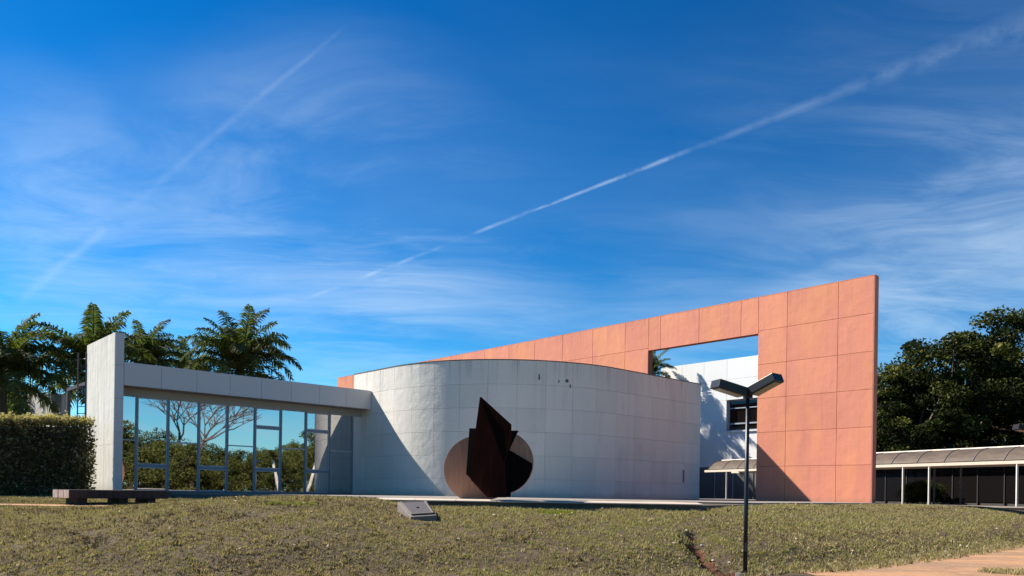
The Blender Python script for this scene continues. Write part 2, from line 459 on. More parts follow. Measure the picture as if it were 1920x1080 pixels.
PAN = {}
def panel(parent, name, p0, along, w, z0, z1, t, m, normal, gap=0.008):
    """flat slab piece; p0 = lower start corner on the wall plane, along/normal unit 2-D vectors"""
    h = z1 - z0
    key = (round(w, 3), round(h, 3), round(t, 3), m, gap, name)
    if key not in PAN:
        c = 0.006
        mb = MB()
        x0, x1, y0, y1 = gap / 2, w - gap / 2, gap / 2, h - gap / 2
        # slab with chamfered front edge: local x along wall, -y outward, z up
        ring0 = [(x0, 0, y0), (x1, 0, y0), (x1, 0, y1), (x0, 0, y1)]
        ring1 = [(x, -(t - c), z) for x, _, z in ring0]
        ring2 = [(x0 + c, -t, y0 + c), (x1 - c, -t, y0 + c), (x1 - c, -t, y1 - c), (x0 + c, -t, y1 - c)]
        v = ring0 + ring1 + ring2
        f = [(8, 9, 10, 11)]
        for i in range(4):
            j = (i + 1) % 4
            f += [(i, j, j + 4, i + 4), (i + 4, j + 4, j + 8, i + 8)]
        mb.add(v, f)
        PAN[key] = mb.mesh(name, m)
    # local x -> along, local -y -> normal
    ax = Vector((along[0], along[1], 0)); ny = Vector((normal[0], normal[1], 0))
    ang = math.atan2(ax.y, ax.x)
    # check handedness: local -y rotated by ang must equal the normal, else flip start
    ly = Vector((math.sin(ang), -math.cos(ang), 0))
    base = Vector((p0[0], p0[1], z0))
    if ly.dot(ny) < 0:
        ang += math.pi
        base = base + ax * w
    return new_obj(name, PAN[key], parent, base, (0, 0, ang))

# ------------------------------------------------------------------ terrain
FOOT = np.array([(-90, 4), (-14, 11.6), (-4, 13.4), (1, 14.2), (4, 14.9), (7.2, 16.6), (12, 21), (17.4, 26.4), (22.6, 29.6), (25.6, 32.2), (28, 35), (28, 48)], float)
LOWZ = -1.34
WLK = [Vector((23.9, 39.7)), Vector((15.2, 58.6))]   # two points on the front line of the covered walkway (plan)
wdir = (WLK[1] - WLK[0]).normalized()
wnor = Vector((wdir.y, -wdir.x))                     # towards the far side
if wnor.x < 0: wnor = -wnor
ERO = []
def foot_dist(X, Y):
    best = np.full(X.shape, 1e9); sg = np.ones(X.shape)
    for i in range(len(FOOT) - 1):
        ax, ay = FOOT[i]; bx, by = FOOT[i + 1]
        dx, dy = bx - ax, by - ay; L2 = dx * dx + dy * dy
        t = np.clip(((X - ax) * dx + (Y - ay) * dy) / L2, 0, 1)
        ex, ey = X - ax - t * dx, Y - ay - t * dy
        dd = np.hypot(ex, ey)
        s = np.sign(dx * ey - dy * ex)
        m = dd < best - 1e-9
        best = np.where(m, dd, best); sg = np.where(m, s, sg)
    return best * sg
def wob(X, Y, k):
    return (np.sin(X * k + 1.3) * np.cos(Y * k * 1.13 + .4) + .6 * np.sin(X * k * 2.3 - Y * k * 1.7 + 2.1) + .35 * np.sin(X * k * 4.9 + Y * k * 4.1)) / 1.95
def terrain(X, Y):
    X = np.asarray(X, float); Y = np.asarray(Y, float)
    d = foot_dist(X, Y)
    w = np.interp(X, [-20, -11, -4, 4, 10, 16], [9.6, 9.2, 6.4, 5.9, 6.6, 6.0])
    zh = np.interp(X, [-30, -14, -9, -6, -3.6, -2.6, 2, 4.4, 5.8, 9, 12, 30], [-.26, -.22, -.08, -.03, -.04, -.20, -.22, -.17, -.05, -.05, -.07, -.10])
    left = np.clip((-7.5 - X) / 3.5, 0, 1)
    zh = zh * (1 - left) + left * np.interp(Y, [18, 22, 30, 34], [-.44, -.40, -.24, -.20])
    s = np.clip(d / w, 0, 1)
    prof = 1 - (1 - s) ** 1.85
    foot = np.clip(d / 1.2, 0, 1)
    prof = prof * (0.45 + 0.55 * foot * foot * (3 - 2 * foot)) + 0.0
    z = LOWZ + (zh - LOWZ) * prof
    z = z + np.where(d > 0, 0.035 * wob(X, Y, 0.9) * np.minimum(s * 4, 1) * np.clip((23 - Y) / 4, 0.15, 1), 0)
    for p, r in ERO:
        q = np.hypot(X - p.x, (Y - p.y) * 0.8) / r
        z = z - 0.27 * np.exp(-q * q * 1.5)
    beyond = (X - WLK[0].x) * wnor.x + (Y - WLK[0].y) * wnor.y
    z = np.where(beyond > 0.6, -0.16, z)
    return z

def ground_hit(x, y):
    dx, dz = ray(x, y)
    Yv = np.arange(9, 60, .02)
    g = EYE + dz * Yv - terrain(dx * Yv, Yv)
    i = np.argmax(g < 0) if (g < 0).any() else len(Yv) - 1
    return Vector((dx * Yv[i], Yv[i], float(terrain(np.array(dx * Yv[i]), np.array(Yv[i])))))
ERO_ = [(ground_hit(1300, 1002), .24), (ground_hit(1306, 1020), .34), (ground_hit(1324, 1036), .40), (ground_hit(1342, 1050), .36), (ground_hit(1370, 1060), .30), (ground_hit(1368, 1078), .46)]
ERO = ERO_

def grid_mesh(name, xs, ys, zf, m, keep=None, lift=0.0):
    X, Y = np.meshgrid(xs, ys)
    Z = zf(X, Y) + lift
    nx, ny = len(xs), len(ys)
    v = np.stack([X.ravel(), Y.ravel(), Z.ravel()], 1)
    i = np.arange((ny - 1) * (nx - 1)); r, c = i // (nx - 1), i % (nx - 1)
    q = np.stack([r * nx + c, r * nx + c + 1, (r + 1) * nx + c + 1, (r + 1) * nx + c], 1)
    if keep is not None:
        cx = v[q].mean(1)
        q = q[keep(cx[:, 0], cx[:, 1])]
    me = bpy.data.meshes.new(name)
    me.from_pydata(v.tolist(), [], q.tolist())
    if keep is not None:
        bm = bmesh.new(); bm.from_mesh(me)
        bmesh.ops.delete(bm, geom=[p for p in bm.verts if not p.link_faces], context='VERTS')
        bm.to_mesh(me); bm.free()
    for p in me.polygons: p.use_smooth = True
    me.materials.append(MATS[m])
    return me
xs = np.concatenate([[-1500, -700, -300, -150, -90, -60, -45, -35, -30], np.arange(-26, 30.01, 0.28), [32, 36, 42, 50, 65, 90, 150, 300, 700, 1500]])
ys = np.concatenate([[-600, -250, -100, -40, -15, -4, 2, 5, 7], np.arange(8.5, 50.01, 0.28), [52, 56, 62, 70, 80, 95, 120, 170, 300, 700, 1800]])
xs = np.unique(np.concatenate([xs, np.arange(2.8, 6.4, .07)])); ys = np.unique(np.concatenate([ys, np.arange(13.6, 19.8, .07)]))
tag(new_obj('ground', grid_mesh('ground', xs, ys, terrain, 'soil')), kind='structure')

# earth path at the foot of the bank, right
def pkeep(X, Y):
    d = foot_dist(X, Y) + 0.12 * wob(X, Y, 2.2)
    beyond = (X - WLK[0].x) * wnor.x + (Y - WLK[0].y) * wnor.y
    return (d < 0.0) & (beyond < -0.3) & (d > -14) & (X > 5.9 - 0.25 * (Y - 16))
tag(new_obj('path', grid_mesh('path', np.arange(2, 46, .16), np.arange(4, 44, .16), terrain, 'path_earth', pkeep, 0.006)), kind='structure')
# narrow pale strip of path left of the bench
s0 = W(20, 951, 22.0)
tag(new_obj('footpath', grid_mesh('footpath', np.arange(-30, -11.6, .2), np.arange(21.9, 22.9, .1), terrain, 'path_earth', None, 0.03)), kind='structure')
# bare earth where the bank has washed out
def ekeep(X, Y):
    k = np.zeros(X.shape)
    for p, r in ERO: k = np.maximum(k, np.exp(-((X - p.x) ** 2 + ((Y - p.y) * .8) ** 2) / r ** 2 * 1.5))
    return k + 0.12 * wob(X, Y, 7) > 0.56
tag(new_obj('bare_earth', grid_mesh('bare_earth', np.arange(3, 6.0, .04), np.arange(13.8, 19.5, .04), terrain, 'bare_earth', ekeep, 0.012)), kind='structure')

# ------------------------------------------------------------------ plaza
plz = tag(new_obj('plaza', None, None, (0, 20.6, -0.3)), kind='structure')
def slab(pts, z0, z1):
    return MB().prism([(x, y, z0) for x, y in pts], (0, 0, z1 - z0))
A_C = 36.0
PE = lambda x: 20.62 + (x + 3.7) * 0.015
slab([(-3.65, 20.66), (5.05, 20.78), (9.4, 27.0), (16.9, 34.5), (18.2, 40), (16, 58), (-14, 62), (-20, 40), (-15.0, 32.4), (-8, 29)], -0.5, -0.06).build('base_slab', 'dark_concrete', plz)
kx = np.linspace(-3.7, 5.1, 9)
for j, (dy0, dy1) in enumerate(((-0.10, 0.55), (0.55, 2.1), (2.1, 3.2), (3.2, 4.3))):
    for i in range(8):
        if j == 0:      # sloping kerb stones along the front edge
            x0, x1 = kx[i] + 0.006, kx[i + 1] - 0.006
            y0, y1 = PE(x0) - .12, PE(x0) + .544
            MB().prism([(x0, y0, -.058), (x0, y1, -.058), (x0, y1, .012), (x0, y0 + .02, -.022), (x0, y0, -.03)], (x1 - x0, 0, 0)).build('kerb_stone', 'kerb', plz)
            continue
        x0, x1 = kx[i] + 0.006, kx[i + 1] - 0.006
        zt = random.uniform(-0.004, 0.004) + (.03 if j == 0 else 0)
        MB().prism([(x0, PE(x0) + dy0 + .006, -0.062), (x1, PE(x1) + dy0 + .006, -0.062), (x1, PE(x1) + dy1 - .006, -0.062), (x0, PE(x0) + dy1 - .006, -0.062)], (0, 0, zt + 0.062)).build('paving_slab', 'paving' if j < 2 else 'paving_field', plz)
slab([(-3.6, 25.0), (5.0, 25.1), (8.1, 25.3), (9.4, 27.1), (16.8, 34.6), (18.0, 40), (16, 58), (-14, 62), (-18, 40), (-14.4, 32.6), (-8, 29.2)], -0.059, -0.004).build('paving_field', 'paving_field', plz)

# ------------------------------------------------------------------ curved white hall
A_L, B_R, RAD = 21.26, 23.96, 7.62
B_G = 34.5                # glazing line of the glass wing
B_F = 33.6                # fascia line
HT = 6.25
ROWZ = [0.0, 0.82, 1.90, 2.98, 4.06, 5.14, HT]
hall = root('curved_hall', AB(A_L + RAD, B_R + RAD, 0), 'white panelled concrete hall with a big rounded corner behind the rusty sculpture', 'building')
T = 0.04
cen = (A_L + RAD, B_R + RAD)
B_E = toab(on_a(664, 704, A_L))[1]
def hall_outline(off, n=45):
    pts = [(A_C - 0.02, B_R + off), (cen[0], B_R + off)]
    for i in range(1, n):
        t = -90 - 90 * i / n
        r = RAD - off
        pts.append((cen[0] + r * math.cos(R(t)), cen[1] + r * math.sin(R(t))))
    pts += [(A_L + off, cen[1]), (A_L + off, B_E - off), (A_C - 0.02, B_E - off)]
    return pts
MB().prism([AB(a, b, -0.3) for a, b in hall_outline(T)], (0, 0, HT - 0.02 + 0.3)).build('wall_core', 'joint_shadow', hall)
MB().prism([AB(a, b, HT - 0.015) for a, b in hall_outline(-0.012)], (0, 0, 0.045)).build('roof_coping', 'dark_concrete', hall)
rowh = [(ROWZ[i], ROWZ[i + 1]) for i in range(6)]
for z0, z1 in rowh:
    zz0 = z0 if z0 > 0 else -0.02
    # right straight run
    n = 5; w = (A_C - 0.02 - cen[0]) / n
    for i in range(n):
        panel(hall, 'panel', AB(cen[0] + i * w, B_R + T), (VX, VY), w, zz0, z1, T, 'white_paint', (-UX, -UY))
    # left straight run
    for i in range(3):
        panel(hall, 'panel', AB(A_L + T, cen[1] + i * (B_E - cen[1]) / 3), (UX, UY), (B_E - cen[1]) / 3, zz0, z1, T, 'white_paint', (-VX, -VY))
    # rounded corner: nine curved panels
    key = ('arc', round(z1 - zz0, 3))
    if key not in PAN:
        mb = MB(); K = 8; g_ = 0.004 / RAD; h = z1 - zz0
        v = []; f = []
        for k in range(K + 1):
            t = -g_ - (R(10) - 2 * g_) * k / K
            for r_, y0 in ((RAD - T, 0.004), (RAD, 0.004), (RAD, h - 0.004), (RAD - T, h - 0.004)):
                v.append((r_ * math.cos(t), r_ * math.sin(t), y0))
        for k in range(K):
            for q in range(4):
                a = 4 * k + q; b = 4 * k + (q + 1) % 4
                if q == 3: continue
                f.append((a, b, b + 4, a + 4))
            f.append((4 * k + 3, 4 * k, 4 * k + 4, 4 * k + 7))
        f += [(0, 1, 2, 3), (4 * K, 4 * K + 1, 4 * K + 2, 4 * K + 3)]
        me = mb.add(v, f).mesh('panel', 'white_paint')
        for p in me.polygons:
            p.use_smooth = True
        me.set_sharp_from_angle(angle=R(30))
        PAN[key] = me
    for i in range(9):
        new_obj('panel', PAN[key], hall, AB(cen[0], cen[1], zz0), (0, 0, R(-90 - 10 * i) + ANG_V))
# small fittings and scars on the white wall
def on_arc(x, y):
    dx, dz = ray(x, y); c = AB(*cen)
    A = dx * dx + 1; B = -2 * (dx * c.x + c.y); C_ = c.x ** 2 + c.y ** 2 - RAD ** 2
    t = (-B - math.sqrt(max(B * B - 4 * A * C_, 0))) / (2 * A)
    return Vector((dx * t, t, EYE + dz * t)), (Vector((dx * t, t, 0)) - c).normalized()
for (x, y, w, h) in ((1011, 707, .09, .36), (1048, 715, .10, .14), (1063, 714, .16, .2), (1069, 724, .1, .2), (674, 888, .05, .1)):
    p, nn = on_arc(x, y)
    if x < 700:
        p = on_a(x, y, A_L); nn = Vector((-VX, -VY, 0))
    nn.z = 0; nn.normalize(); tg = Vector((-nn.y, nn.x, 0))
    pts = []
    for k in range(9):
        t = k / 9 * math.tau; rr = random.uniform(.6, 1.1) / 2
        pts.append(p + tg * w * rr * math.cos(t) + Vector((0, 0, h * rr * math.sin(t))) - nn * .01)
    MB().prism(pts, nn * 0.022).build('wall_patch', 'dark_concrete', hall)
p = on_a(1282, 898, 34.4); q_ = AB(34.45, B_R, 0.95)
MB().boxab(34.42, 34.50, B_R - 0.05, B_R + 0.005, 0.9, 1.55).build('downpipe', 'lamp_grey', hall)

# ------------------------------------------------------------------ coral screen wall
CH = 10.40
B0, B1 = 14.8, 62.6
OB0, OB1, OZ = 20.6, 27.57, 8.53
coral = root('screen_wall', AB(A_C, B0, 0), 'tall coral painted screen wall with a large rectangular opening', 'wall')
TC = 0.05; TH = 0.40
mb = MB()
mb.boxab(A_C + TC, A_C + TH, B0 + .01, OB0, -0.4, CH - 0.01)
mb.build('pier_core', 'coral_joint', coral)
MB().boxab(A_C + TC, A_C + TH - .002, OB0 + .002, OB1 - .002, OZ, CH - 0.012).build('lintel_core', 'coral_joint', coral)
MB().boxab(A_C + TC, A_C + TH, OB1, B1, -0.4, CH - 0.011).build('wall_core', 'coral_joint', coral)
MB().boxab(A_C + .004, A_C + TH + .02, B0 - .012, B0 + .012, -0.4, CH).build('end_strip', 'coral_paint', coral)
rows = [i * CH / 6 for i in range(7)]
cols = [14.812, 16.47, 19.03, OB0]
for i in range(3):
    for j in range(6):
        panel(coral, 'panel', AB(A_C + TC, cols[i]), (UX, UY), cols[i + 1] - cols[i], rows[j] if j else -0.05, rows[j + 1], TC, 'coral_paint', (-VX, -VY), 0.016)
lc = [OB0, 21.6, 24.16, 26.72, OB1]
for i in range(4):
    panel(coral, 'panel', AB(A_C + TC, lc[i]), (UX, UY), lc[i + 1] - lc[i], OZ, CH, TC, 'coral_paint', (-VX, -VY), 0.016)
lc = [OB1, 29.28] + [29.28 + 2.56 * k for k in range(1, 14)]
lc[-1] = B1
for i in range(len(lc) - 1):
    for j in range(6):
        if j < 2: continue          # lower courses stand behind the hall
        panel(coral, 'panel', AB(A_C + TC, lc[i]), (UX, UY), lc[i + 1] - lc[i], rows[j], rows[j + 1], TC, 'coral_paint', (-VX, -VY), 0.016)
MB().boxab(A_C + TC + .01, A_C + TH, OB1 - .012, OB1 + .004, 0, OZ).build('jamb', 'coral_joint', coral)
MB().boxab(A_C - .004, A_C + TH + .03, B0 - .014, B1, CH, CH + 0.025).build('coping', 'coral_paint', coral)

# ------------------------------------------------------------------ glass wing
A_F0, A_F1 = 9.27, 9.62
wing = root('glass_wing', AB(A_F1, B_F, 0), 'low wing with a glazed front and grey metal fascia beside the rounded hall', 'building')
FZ0, FZ1 = 4.30, 5.25
AE = A_L - 0.012
MB().boxab(A_F1 + .004, AE, B_F + .03, B_F + .25, FZ0 + .012, FZ1 - .01).build('fascia_core', 'joint_shadow', wing)
nf = 8; wf = (AE - A_F1 - .004) / nf
for i in range(nf):
    panel(wing, 'fascia_panel', AB(A_F1 + .004 + i * wf, B_F + .03), (VX, VY), wf, FZ0, FZ1, .03, 'fascia_metal', (-UX, -UY), 0.010)
MB().boxab(A_F1 + .004, AE, B_F + .25, B_G + 3.2, FZ1 - 0.22, FZ1 - 0.06).build('roof', 'roofing', wing)
MB().boxab(A_F1 + .05, A_F1 + .2, B_G + 3.2, B_G + 8.4, FZ1 - 0.40, FZ1 - 0.24).build('rear_beam', 'dark_steel', wing)
MB().boxab(A_F1 + .05, A_F1 + .2, B_G + 8.25, B_G + 8.4, -.2, FZ1 - 0.40).build('rear_post', 'dark_steel', wing)
MB().boxab(A_F1 + .004, AE, B_F + .252, B_G + 0.12, FZ0 + .006, FZ0 + .06).build('soffit', 'soffit_board', wing)
MB().boxab(A_F1 + .004, AE, B_G, B_G + .14, 3.96, FZ0 + .004).build('header_beam', 'soffit_board', wing)
MB().boxab(A_F1 + .004, AE, B_G + 3.1, B_G + 3.2, 0, FZ1 - .225).build('back_wall', 'interior', wing)
MB().boxab(A_F1 + .004, AE, B_G - .02, B_G + 3.1, -0.3, 0.02).build('floor', 'dark_concrete', wing)
MB().boxab(A_F1 + .004, AE, B_G + .16, B_G + 3.1, 4.1, 4.2).build('room_ceiling', 'interior', wing)
MB().boxab(AE - .12, AE, B_G + .16, B_G + 3.1, 0.02, 4.1).build('side_wall', 'interior', wing)
def glass_a(x, y):
    dx, dz = ray(x, y)
    t = B_G / (dx * UX + UY)
    return toab((dx * t, t))[0]
last = glass_a(660, 850)
pitch = (last - glass_a(255.5, 830)) / 8
MX = [last - pitch * k for k in range(8, -1, -1)]
edges = [A_F1 + .004] + MX
SILL = 0.07
MB().boxab(edges[0], last, B_G + .0, B_G + .12, 0.02, SILL).build('bottom_rail', 'aluminium', wing)
for k, a in enumerate(MX):
    MB().boxab(a - .035, a + .035, B_G - .045, B_G + .10, SILL, 3.96).build('mullion', 'aluminium', wing)
MB().boxab(last + .035, A_L - .004, B_G - .02, B_G + .1, 0.02, 3.96).build('end_infill', 'fascia_metal', wing)
for k in range(9):
    a0 = edges[k] + (0.035 if k else 0); a1 = edges[k + 1] - .035
    if k % 2 == 0:
        bars = [(2.15, .05)]
    elif k < 5:
        bars = [(1.10, .13)]
    else:
        bars = [(1.10, .12), (3.08, .11)]
    zs = [SILL]
    for z, h in bars:
        MB().boxab(a0, a1, B_G - .03, B_G + .08, z - h / 2, z + h / 2).build('transom', 'aluminium' if h > .1 else 'light_frame', wing)
        zs += [z - h / 2, z + h / 2]
    zs.append(3.96)
    for q in range(0, len(zs), 2):
        z0, z1 = zs[q], zs[q + 1]
        c = AB((a0 + a1) / 2, B_G + .03, (z0 + z1) / 2)
        w_, h_ = (a1 - a0) / 2, (z1 - z0) / 2
        mb = MB(); mb.add([(-w_, 0, -h_), (w_, 0, -h_), (w_, 0, h_), (-w_, 0, h_)], [(0, 1, 2, 3)])
        me = bpy.data.meshes.new('pane'); me.from_pydata(mb.v, [], mb.f); me.materials.append(MATS['glazing'])
        new_obj('pane', me, wing, c, (random.uniform(-.0025, .0025), 0, ANG_V + random.uniform(-.0025, .0025)))
        if bars[0][1] > .1:      # slim frame of the opening light
            fm = MB()
            for (xa, xb, ya, yb) in ((a0, a0 + .04, z0, z1), (a1 - .04, a1, z0, z1), (a0 + .04, a1 - .04, z0, z0 + .035), (a0 + .04, a1 - .04, z1 - .035, z1)):
                fm.boxab(xa, xb, B_G - .008, B_G + .024, ya, yb)
            fm.build('sash_frame', 'light_frame', wing)

# tall fin wall at the end of the wing
fin = root('fin_wall', AB((A_F0 + A_F1) / 2, B_F, -0.2), 'tall pale concrete fin wall ending the glass wing beside the hedge', 'wall')
FH = 6.39
MB().boxab(A_F0 + .03, A_F1 - .002, B_F + .03, B_F + 4.1, -0.3, FH - .01).build('wall_core', 'joint_shadow', fin)
fr = [-0.3, 1.03, 2.4, 3.75, 5.1, FH]
for j in range(5):
    panel(fin, 'end_panel', AB(A_F0 + .002, B_F + .03), (VX, VY), A_F1 - A_F0 - .004, fr[j], fr[j + 1], .03, 'fascia_metal', (-UX, -UY), 0.008)
for i in range(3):
    for j, (z0, z1) in enumerate(((-0.3, 1.9), (1.9, FH))):
        panel(fin, 'face_panel', AB(A_F0 + .03, B_F + .032 + i * 1.355), (UX, UY), 1.355, z0, z1, .03, 'fin_concrete', (-VX, -VY), 0.006)

# ladder fixed behind the fin
lb = on_a(157, 780, 9.0)
lbx = AB(A_F0 - 0.02, B_F + 4.45, 0)
lad = root('roof_ladder', Vector((lbx.x, lbx.y, -0.25)), 'dark steel roof ladder standing at the back edge of the fin wall', 'ladder')
for s in (0.0, 0.42):
    p = AB(A_F0 - .02 - s * .5, B_F + 4.15 + s, 0)
    MB().tube([p + Vector((0, 0, -.25)), p + Vector((0, 0, 6.1))], .028, 6).build('rail', 'dark_steel', lad)
p1, p2 = AB(A_F0 - .02, B_F + 4.15), AB(A_F0 - .23, B_F + 4.57)
for k in range(20):
    z = .1 + .3 * k
    MB().tube([p1 + Vector((0, 0, z)), p2 + Vector((0, 0, z))], .018, 6).build('rung', 'dark_steel', lad)
for z in (1.0, 2.5, 4.0, 5.5):
    MB().tube([p1 + Vector((0, 0, z)), AB(A_F0 + .1, B_F + 4.02, z)], .022, 6).build('bracket', 'dark_steel', lad)

# farther concrete fin
wp = on_a(115, 760, 9.75 + 0.35)
f2a, f2b = toab(W(115, 760, 44))
fin2 = root('concrete_wall', AB(f2a, f2b, -0.16), 'weathered low concrete wall showing above the hedge', 'wall')
MB().prism([AB(f2a, f2b, -.2), AB(f2a, f2b + 9, -.2), AB(f2a, f2b + 9, 6.2), AB(f2a, f2b + 5, 5.85), AB(f2a, f2b, 5.42)], AB(.35, 0)).build('wall_body', 'old_concrete', fin2, bevel=.03)

# ------------------------------------------------------------------ white block seen through the opening
A_W = 56.0
wl = toab(on_a(1238, 800, A_W))[1]
topz = on_a(1420, 666, A_W).z
blk = root('white_block', AB(A_W, 25, 0), 'bright white two storey block seen through the opening of the coral wall', 'building')
bR, bL = toab(on_a(1590, 800, 65.2))[1], wl
wb0 = toab(on_a(1362, 780, A_W))[1]; wb1 = toab(on_a(1419, 780, A_W))[1]
wz1 = on_a(1390, 748, A_W).z; wz0 = on_a(1390, 807, A_W).z
bw0, bw1 = min(wb0, wb1), max(wb0, wb1)
bw0 -= 0.8
mb = MB()
for (y0, y1, z0, z1) in ((bR, bw0, -.2, topz - .02), (bw1, bL, -.2, topz - .02), (bw0, bw1, -.2, wz0), (bw0, bw1, wz1, topz - .02)):
    mb.boxab(A_W + .03, A_W + .5, y0, y1, z0, z1)
mb.build('wall_core', 'joint_shadow', blk)
MB().boxab(A_W + .5, A_W + 9, bR, bL, -.2, topz - .3).build('rear_body', 'bright_white', blk)
bcol = [bR, bw0, bw1] + list(np.linspace(bw1, bL, 4)[1:])
brow = [-.1, wz0, wz1, wz1 + (topz - wz1) / 2, topz]
for i in range(len(bcol) - 1):
    for j in range(4):
        if i == 1 and j == 1: continue
        panel(blk, 'panel', AB(A_W + .03, bcol[i]), (UX, UY), bcol[i + 1] - bcol[i], brow[j], brow[j + 1], .03, 'bright_white', (-VX, -VY), .014)
win = MB().boxab(A_W + .38, A_W + .42, bw0, bw1, wz0, wz1).build('window', 'dark_glazing', blk)
for (y0, y1, z0, z1) in ((bw0, bw1, wz0, wz0 + .1), (bw0, bw1, wz1 - .1, wz1), (bw0, bw0 + .1, wz0 + .1, wz1 - .1), (bw1 - .1, bw1, wz0 + .1, wz1 - .1),
                         (bw0 + .1, bw1 - .1, wz0 + .55, wz0 + .66), (bw0 + .1, bw1 - .1, wz1 - .72, wz1 - .64), ((bw0 + bw1) / 2 - .04, (bw0 + bw1) / 2 + .04, wz0 + .66, wz1 - .72)):
    MB().boxab(A_W + .30, A_W + .377, y0, y1, z0, z1).build('frame', 'light_frame', win)
MB().boxab(A_W - .10, A_W + .3, bw0 - .05, bw1 + .05, wz0 - .1, wz0 - .002).build('sill', 'bright_white', win)
# grey doors under the canopy
for k, (x0, x1) in enumerate(((1306, 1340), (1341, 1374), (1375, 1396), (1397, 1419))):
    b1_, b0_ = toab(on_a(x0, 900, A_W))[1], toab(on_a(x1, 900, A_W))[1]
    MB().boxab(A_W - .06, A_W - .004, b0_ + .03, b1_ - .03, -.05, 2.6).build('door', 'shade_panel', blk)

# unseen wall added to cast the slanting shadow on the white block
rb = toab(on_a(1291, 800, A_W))[1]
gw = root('shadow_wall', AB(A_C + 1, rb, 0), 'unseen white wall added behind the hall to shadow the white block', 'wall')
MB().boxab(A_C + TH + .1, A_W - .06, rb, rb + .3, -.2, 6.6).build('wall_body', 'bright_white', gw)
MB().boxab(A_C + TH + .1, A_W - .06, rb - .04, rb + .34, 6.6, 6.68).build('coping', 'dark_concrete', gw)

# ------------------------------------------------------------------ covered walkway
wk0 = WLK[0] - wdir * 6.2
walk = root('covered_walkway', (WLK[0].x, WLK[0].y, -0.15), 'covered walkway with vaulted translucent roof on thin pale posts', 'walkway')
def wpt(s, t, z):
    p = wk0 + wdir * s + wnor * t
    return Vector((p.x, p.y, z))
BAY = 1.62; NB = 17; WW = 2.6
L_ = BAY * NB
MB().prism([wpt(-6, 0, -1.6), wpt(L_, 0, -1.6), wpt(L_, WW + .6, -1.6), wpt(-6, WW + .6, -1.6)], (0, 0, 1.44)).build('plinth', 'black_stone', walk)
MB().prism([wpt(-6, -.06, -.158), wpt(L_, -.06, -.158), wpt(L_, WW + .6, -.158), wpt(-6, WW + .6, -.158)], (0, 0, .07)).build('floor_slab', 'paving_field', walk)
ZE, RISE = 2.07, 0.70
def arch(t):
    q = R(32) + t * (R(116) / math.pi)
    return (WW / 2 - WW / 2 * math.cos(q) / math.cos(R(32)), ZE + .1 + RISE * (math.sin(q) - math.sin(R(32))) / (1 - math.sin(R(32))))
for side in (0, WW):
    MB().prism([wpt(-4.8, side - .05, ZE - .06), wpt(-4.8, side + .05, ZE - .06), wpt(-4.8, side + .05, ZE + .1), wpt(-4.8, side - .05, ZE + .1)], (wpt(L_ + .4, 0, 0) - wpt(-4.8, 0, 0))).build('eave_beam', 'beam_paint', walk)
MB().tube([wpt(-4.8, WW / 2, ZE + RISE + .17), wpt(L_, WW / 2, ZE + RISE + .17)], .06, 6).build('ridge_beam', 'beam_paint', walk)
for k in range(-3, NB + 1):
    s = k * BAY
    MB().tube([wpt(s, arch(t)[0], arch(t)[1] + .05) for t in np.linspace(0, math.pi, 13)], .04, 5).build('rib', 'rib_paint', walk)
for k in range(-3, NB):
    mb = MB(); v = []; f = []
    for i, t in enumerate(np.linspace(0, math.pi, 13)):
        x, z = arch(t)
        v += [wpt(k * BAY + .02, x, z + .04), wpt((k + 1) * BAY - .02, x, z + .04), wpt((k + 1) * BAY - .02, x, z + .052), wpt(k * BAY + .02, x, z + .052)]
        if i:
            q = 4 * i
            f += [(q - 4, q - 3, q + 1, q), (q - 3, q - 2, q + 2, q + 1), (q - 2, q - 1, q + 3, q + 2), (q - 1, q - 4, q, q + 3)]
    f += [(0, 1, 2, 3), (48, 49, 50, 51)]
    o = mb.add(v, f).build('canopy_panel', 'polycarbonate', walk, smooth=True)
    o.data.set_sharp_from_angle(angle=R(30))
def walk_s(x):
    dx, _ = ray(x, 910)
    p0 = wk0
    # intersect ray (dx*t,t) with the front line
    den = dx * wdir.y - wdir.x
    t = (p0.x * wdir.y - p0.y * wdir.x) / den
    return (Vector((dx * t, t)) - p0).dot(wdir)
for x in (1907, 1742, 1693, 1560, 1362):
    s = walk_s(x)
    for side in (0, WW):
        c = wpt(s, side, 0)
        MB().box((c.x, c.y, (ZE - .06 - .09) / 2), (.04, 0, 0), (0, .04, 0), (0, 0, (ZE - .06 + .09) / 2)).build('post', 'post_paint' if side == 0 else 'rib_paint', walk)

# dark glazed pavilion standing in the shade behind the walkway
pav = root('glazed_pavilion', wpt(2, WW + 2.4, -.15), 'low dark glazed pavilion in the shade behind the covered walkway', 'building')
def pbox(s0, s1, t0, t1, z0, z1):
    return MB().prism([wpt(s0, t0, z0), wpt(s1, t0, z0), wpt(s1, t1, z0), wpt(s0, t1, z0)], (0, 0, z1 - z0))
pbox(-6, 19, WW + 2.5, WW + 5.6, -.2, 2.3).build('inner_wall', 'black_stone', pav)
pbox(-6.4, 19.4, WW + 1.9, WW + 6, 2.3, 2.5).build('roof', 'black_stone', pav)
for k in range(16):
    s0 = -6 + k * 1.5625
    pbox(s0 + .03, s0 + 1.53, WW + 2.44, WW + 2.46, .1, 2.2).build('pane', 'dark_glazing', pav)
    pbox(s0 - .025, s0 + .025, WW + 2.40, WW + 2.48, -.1, 2.298).build('mullion', 'shade_steel', pav)

